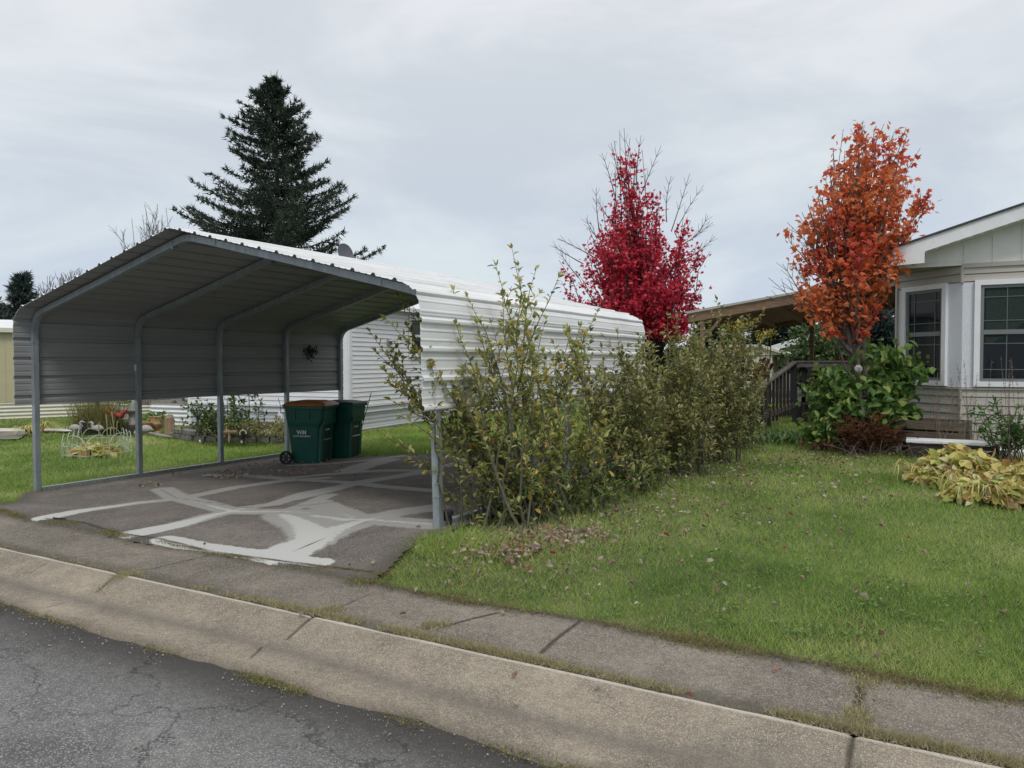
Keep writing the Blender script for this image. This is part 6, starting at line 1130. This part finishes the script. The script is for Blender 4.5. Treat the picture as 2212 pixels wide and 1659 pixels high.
# yellow daylily by the far path
for lab, px, py in [('yellow leaved daylily by the pale path left of the first post', 62, 941), ('yellow leaved daylily right of the first post', 92, 934)]:
    c = P_(px, py); o = thing('daylily_clump', lab, 'plant', c, 'yellow daylilies'); fo = MB()
    for _ in range(70):
        a = random.random()*6.28; l_ = random.uniform(.3, .6); dx = V3(math.cos(a), math.sin(a), 0); Q = bez(c, c+dx*l_*.3+V3(0, 0, l_*.9), c+dx*l_*1.1+V3(0, 0, l_*.15), 6); wv = np.cross(dx, [0, 0, 1])*.013; w_ = np.array([.8, 1, 1, .8, .5, .1])[:, None]; fo.add(np.vstack([Q-wv*w_, Q+wv*w_]), [[i, i+1, 7+i, 6+i] for i in range(5)])
    fo.build('foliage', M['hosta'], o)
# small things on and by the drive
c = gp(966, 1137); o = thing('pipe_stub', 'short dark capped pipe at the foot of the front right carport post', 'pipe', c); MB().lathe(c, [(.045, 0), (.045, .11), (.06, .112), (.06, .15), (0, .155)], 14).build('pipe', M['iron'], o)
a, b = gp(115, 1118, .02), gp(143, 1121, .02); MB().tube(bez(a, (a+b)/2+V3(.02, -.08, .02), b, 8), .007, 6).build('bungee_strap', M['black'], label='short black strap lying on the white filled crack', cat='strap')
# twigs standing out of the red crown
mr = [o for o in bpy.data.objects if o.get('label', '').startswith('crimson red maple')][0]; mb = MB()
for x0, y0, x1, y1 in [(1360, 420, 1348, 276), (1340, 400, 1320, 308), (1375, 400, 1385, 292), (1385, 420, 1428, 315), (1330, 430, 1300, 330), (1320, 480, 1290, 430), (1295, 500, 1288, 405), (1290, 560, 1205, 515), (1260, 570, 1195, 530), (1250, 600, 1210, 545), (1450, 500, 1490, 375), (1460, 500, 1520, 400), (1470, 530, 1540, 480), (1480, 560, 1545, 510), (1440, 480, 1450, 380), (1300, 520, 1265, 470), (1490, 520, 1530, 465)]:
    a, b = atD(x0, y0, D_R), atD(x1, y1, D_R); P = bez(a, (a+b)/2+rng.normal(size=3)*.08, b, 6); mb.tube(P, np.linspace(.02, .007, 6), 4, cap=False)
    for k in (2, 3, 4):
        for s in (-1, 1): mb.tube([P[k], P[k]+unit(b-a+CR*s*.5*np.linalg.norm(b-a))*.3], [.009, .005], 3, cap=False)
mb.build('bare_twig', M['twig_grey'], mr)
mo = mt; mb = MB()
for x0, y0, x1, y1 in [(1830, 740, 1660, 600), (1820, 700, 1690, 610), (1790, 690, 1655, 640), (1850, 640, 1700, 480), (1870, 560, 1925, 540), (1740, 655, 1690, 570)]:
    a, b = atD(x0, y0, D_O), atD(x1, y1, D_O); P = bez(a, (a+b)/2+rng.normal(size=3)*.05, b, 6); mb.tube(P, np.linspace(.012, .004, 6), 4, cap=False)
    for k in (2, 3, 4):
        for s in (-1, 1): mb.tube([P[k], P[k]+unit(b-a+CR*s*.6*np.linalg.norm(b-a))*.25], [.006, .003], 3, cap=False)
mb.build('bare_twig', M['bark'], mo)
# yellow goldenrod heads in the hedge top
for lab, px, py in [('yellow flowering goldenrod heads above the hedge before the pergola', 1592, 700), ('yellow flowering goldenrod heads at the right top of the hedge', 1658, 722)]:
    c = atD(px, py, 14.0); g0 = V3(c[0], c[1], .15); o = thing('goldenrod', lab, 'wildflower', g0, 'goldenrod'); st = MB(); fl_ = MB()
    for _ in range(8): t = c+rng.normal(size=3)*[.14, .1, .06]; Q = bez(g0+rng.normal(size=3)*[.1, .1, 0], (g0+t)/2+V3(0, 0, .1), t, 6); st.tube(Q, .005, 4, cap=False); P = t+rng.normal(size=(26, 3))*[.05, .05, .035]; scatter(fl_, LEAF_S, P, rdir(26), rdir(26), .03, .022)
    st.build('stem', M['stem'], o); fl_.build('foliage', leafmat('goldenrod_yellow', [(.42, .36, .04), (.6, .5, .06)], .6, .2), o)  # this foliage mesh holds the yellow flower heads
# overhead scrap: small window plant shelf things behind the deck are hidden; power of distant hedge
hb_ = thing('hedge', 'low dark green hedge line across the far yard behind the deck', 'hedge', atD(1650, 800, 40)); fo = MB(); n = 5000; a, b = atD(1380, 800, 42), atD(2000, 800, 40); u = rng.random(n)[:, None]; P = a+(b-a)*u; P[:, 2] = rng.random(n)*2.3; P[:, 1] += rng.normal(size=n)*.5; P[:, 0] += rng.normal(size=n)*.2
scatter(fo, LEAF_S, P, rdir(n), rdir(n), .45, .3); fo.build('foliage', M['midgreen'], hb_)
hb_ = thing('hedge', 'dark green hedge line beyond the tan home at the far left', 'hedge', atD(60, 790, 60)); fo = MB(); n = 6000; a, b = atD(-150, 800, 62), atD(1330, 800, 70); u = rng.random(n)[:, None]; P = a+(b-a)*u; P[:, 2] = rng.random(n)*3.0; P[:, 1] += rng.normal(size=n)*.6
scatter(fo, LEAF_S, P, rdir(n), rdir(n), .8, .5); fo.build('foliage', M['midgreen'], hb_)
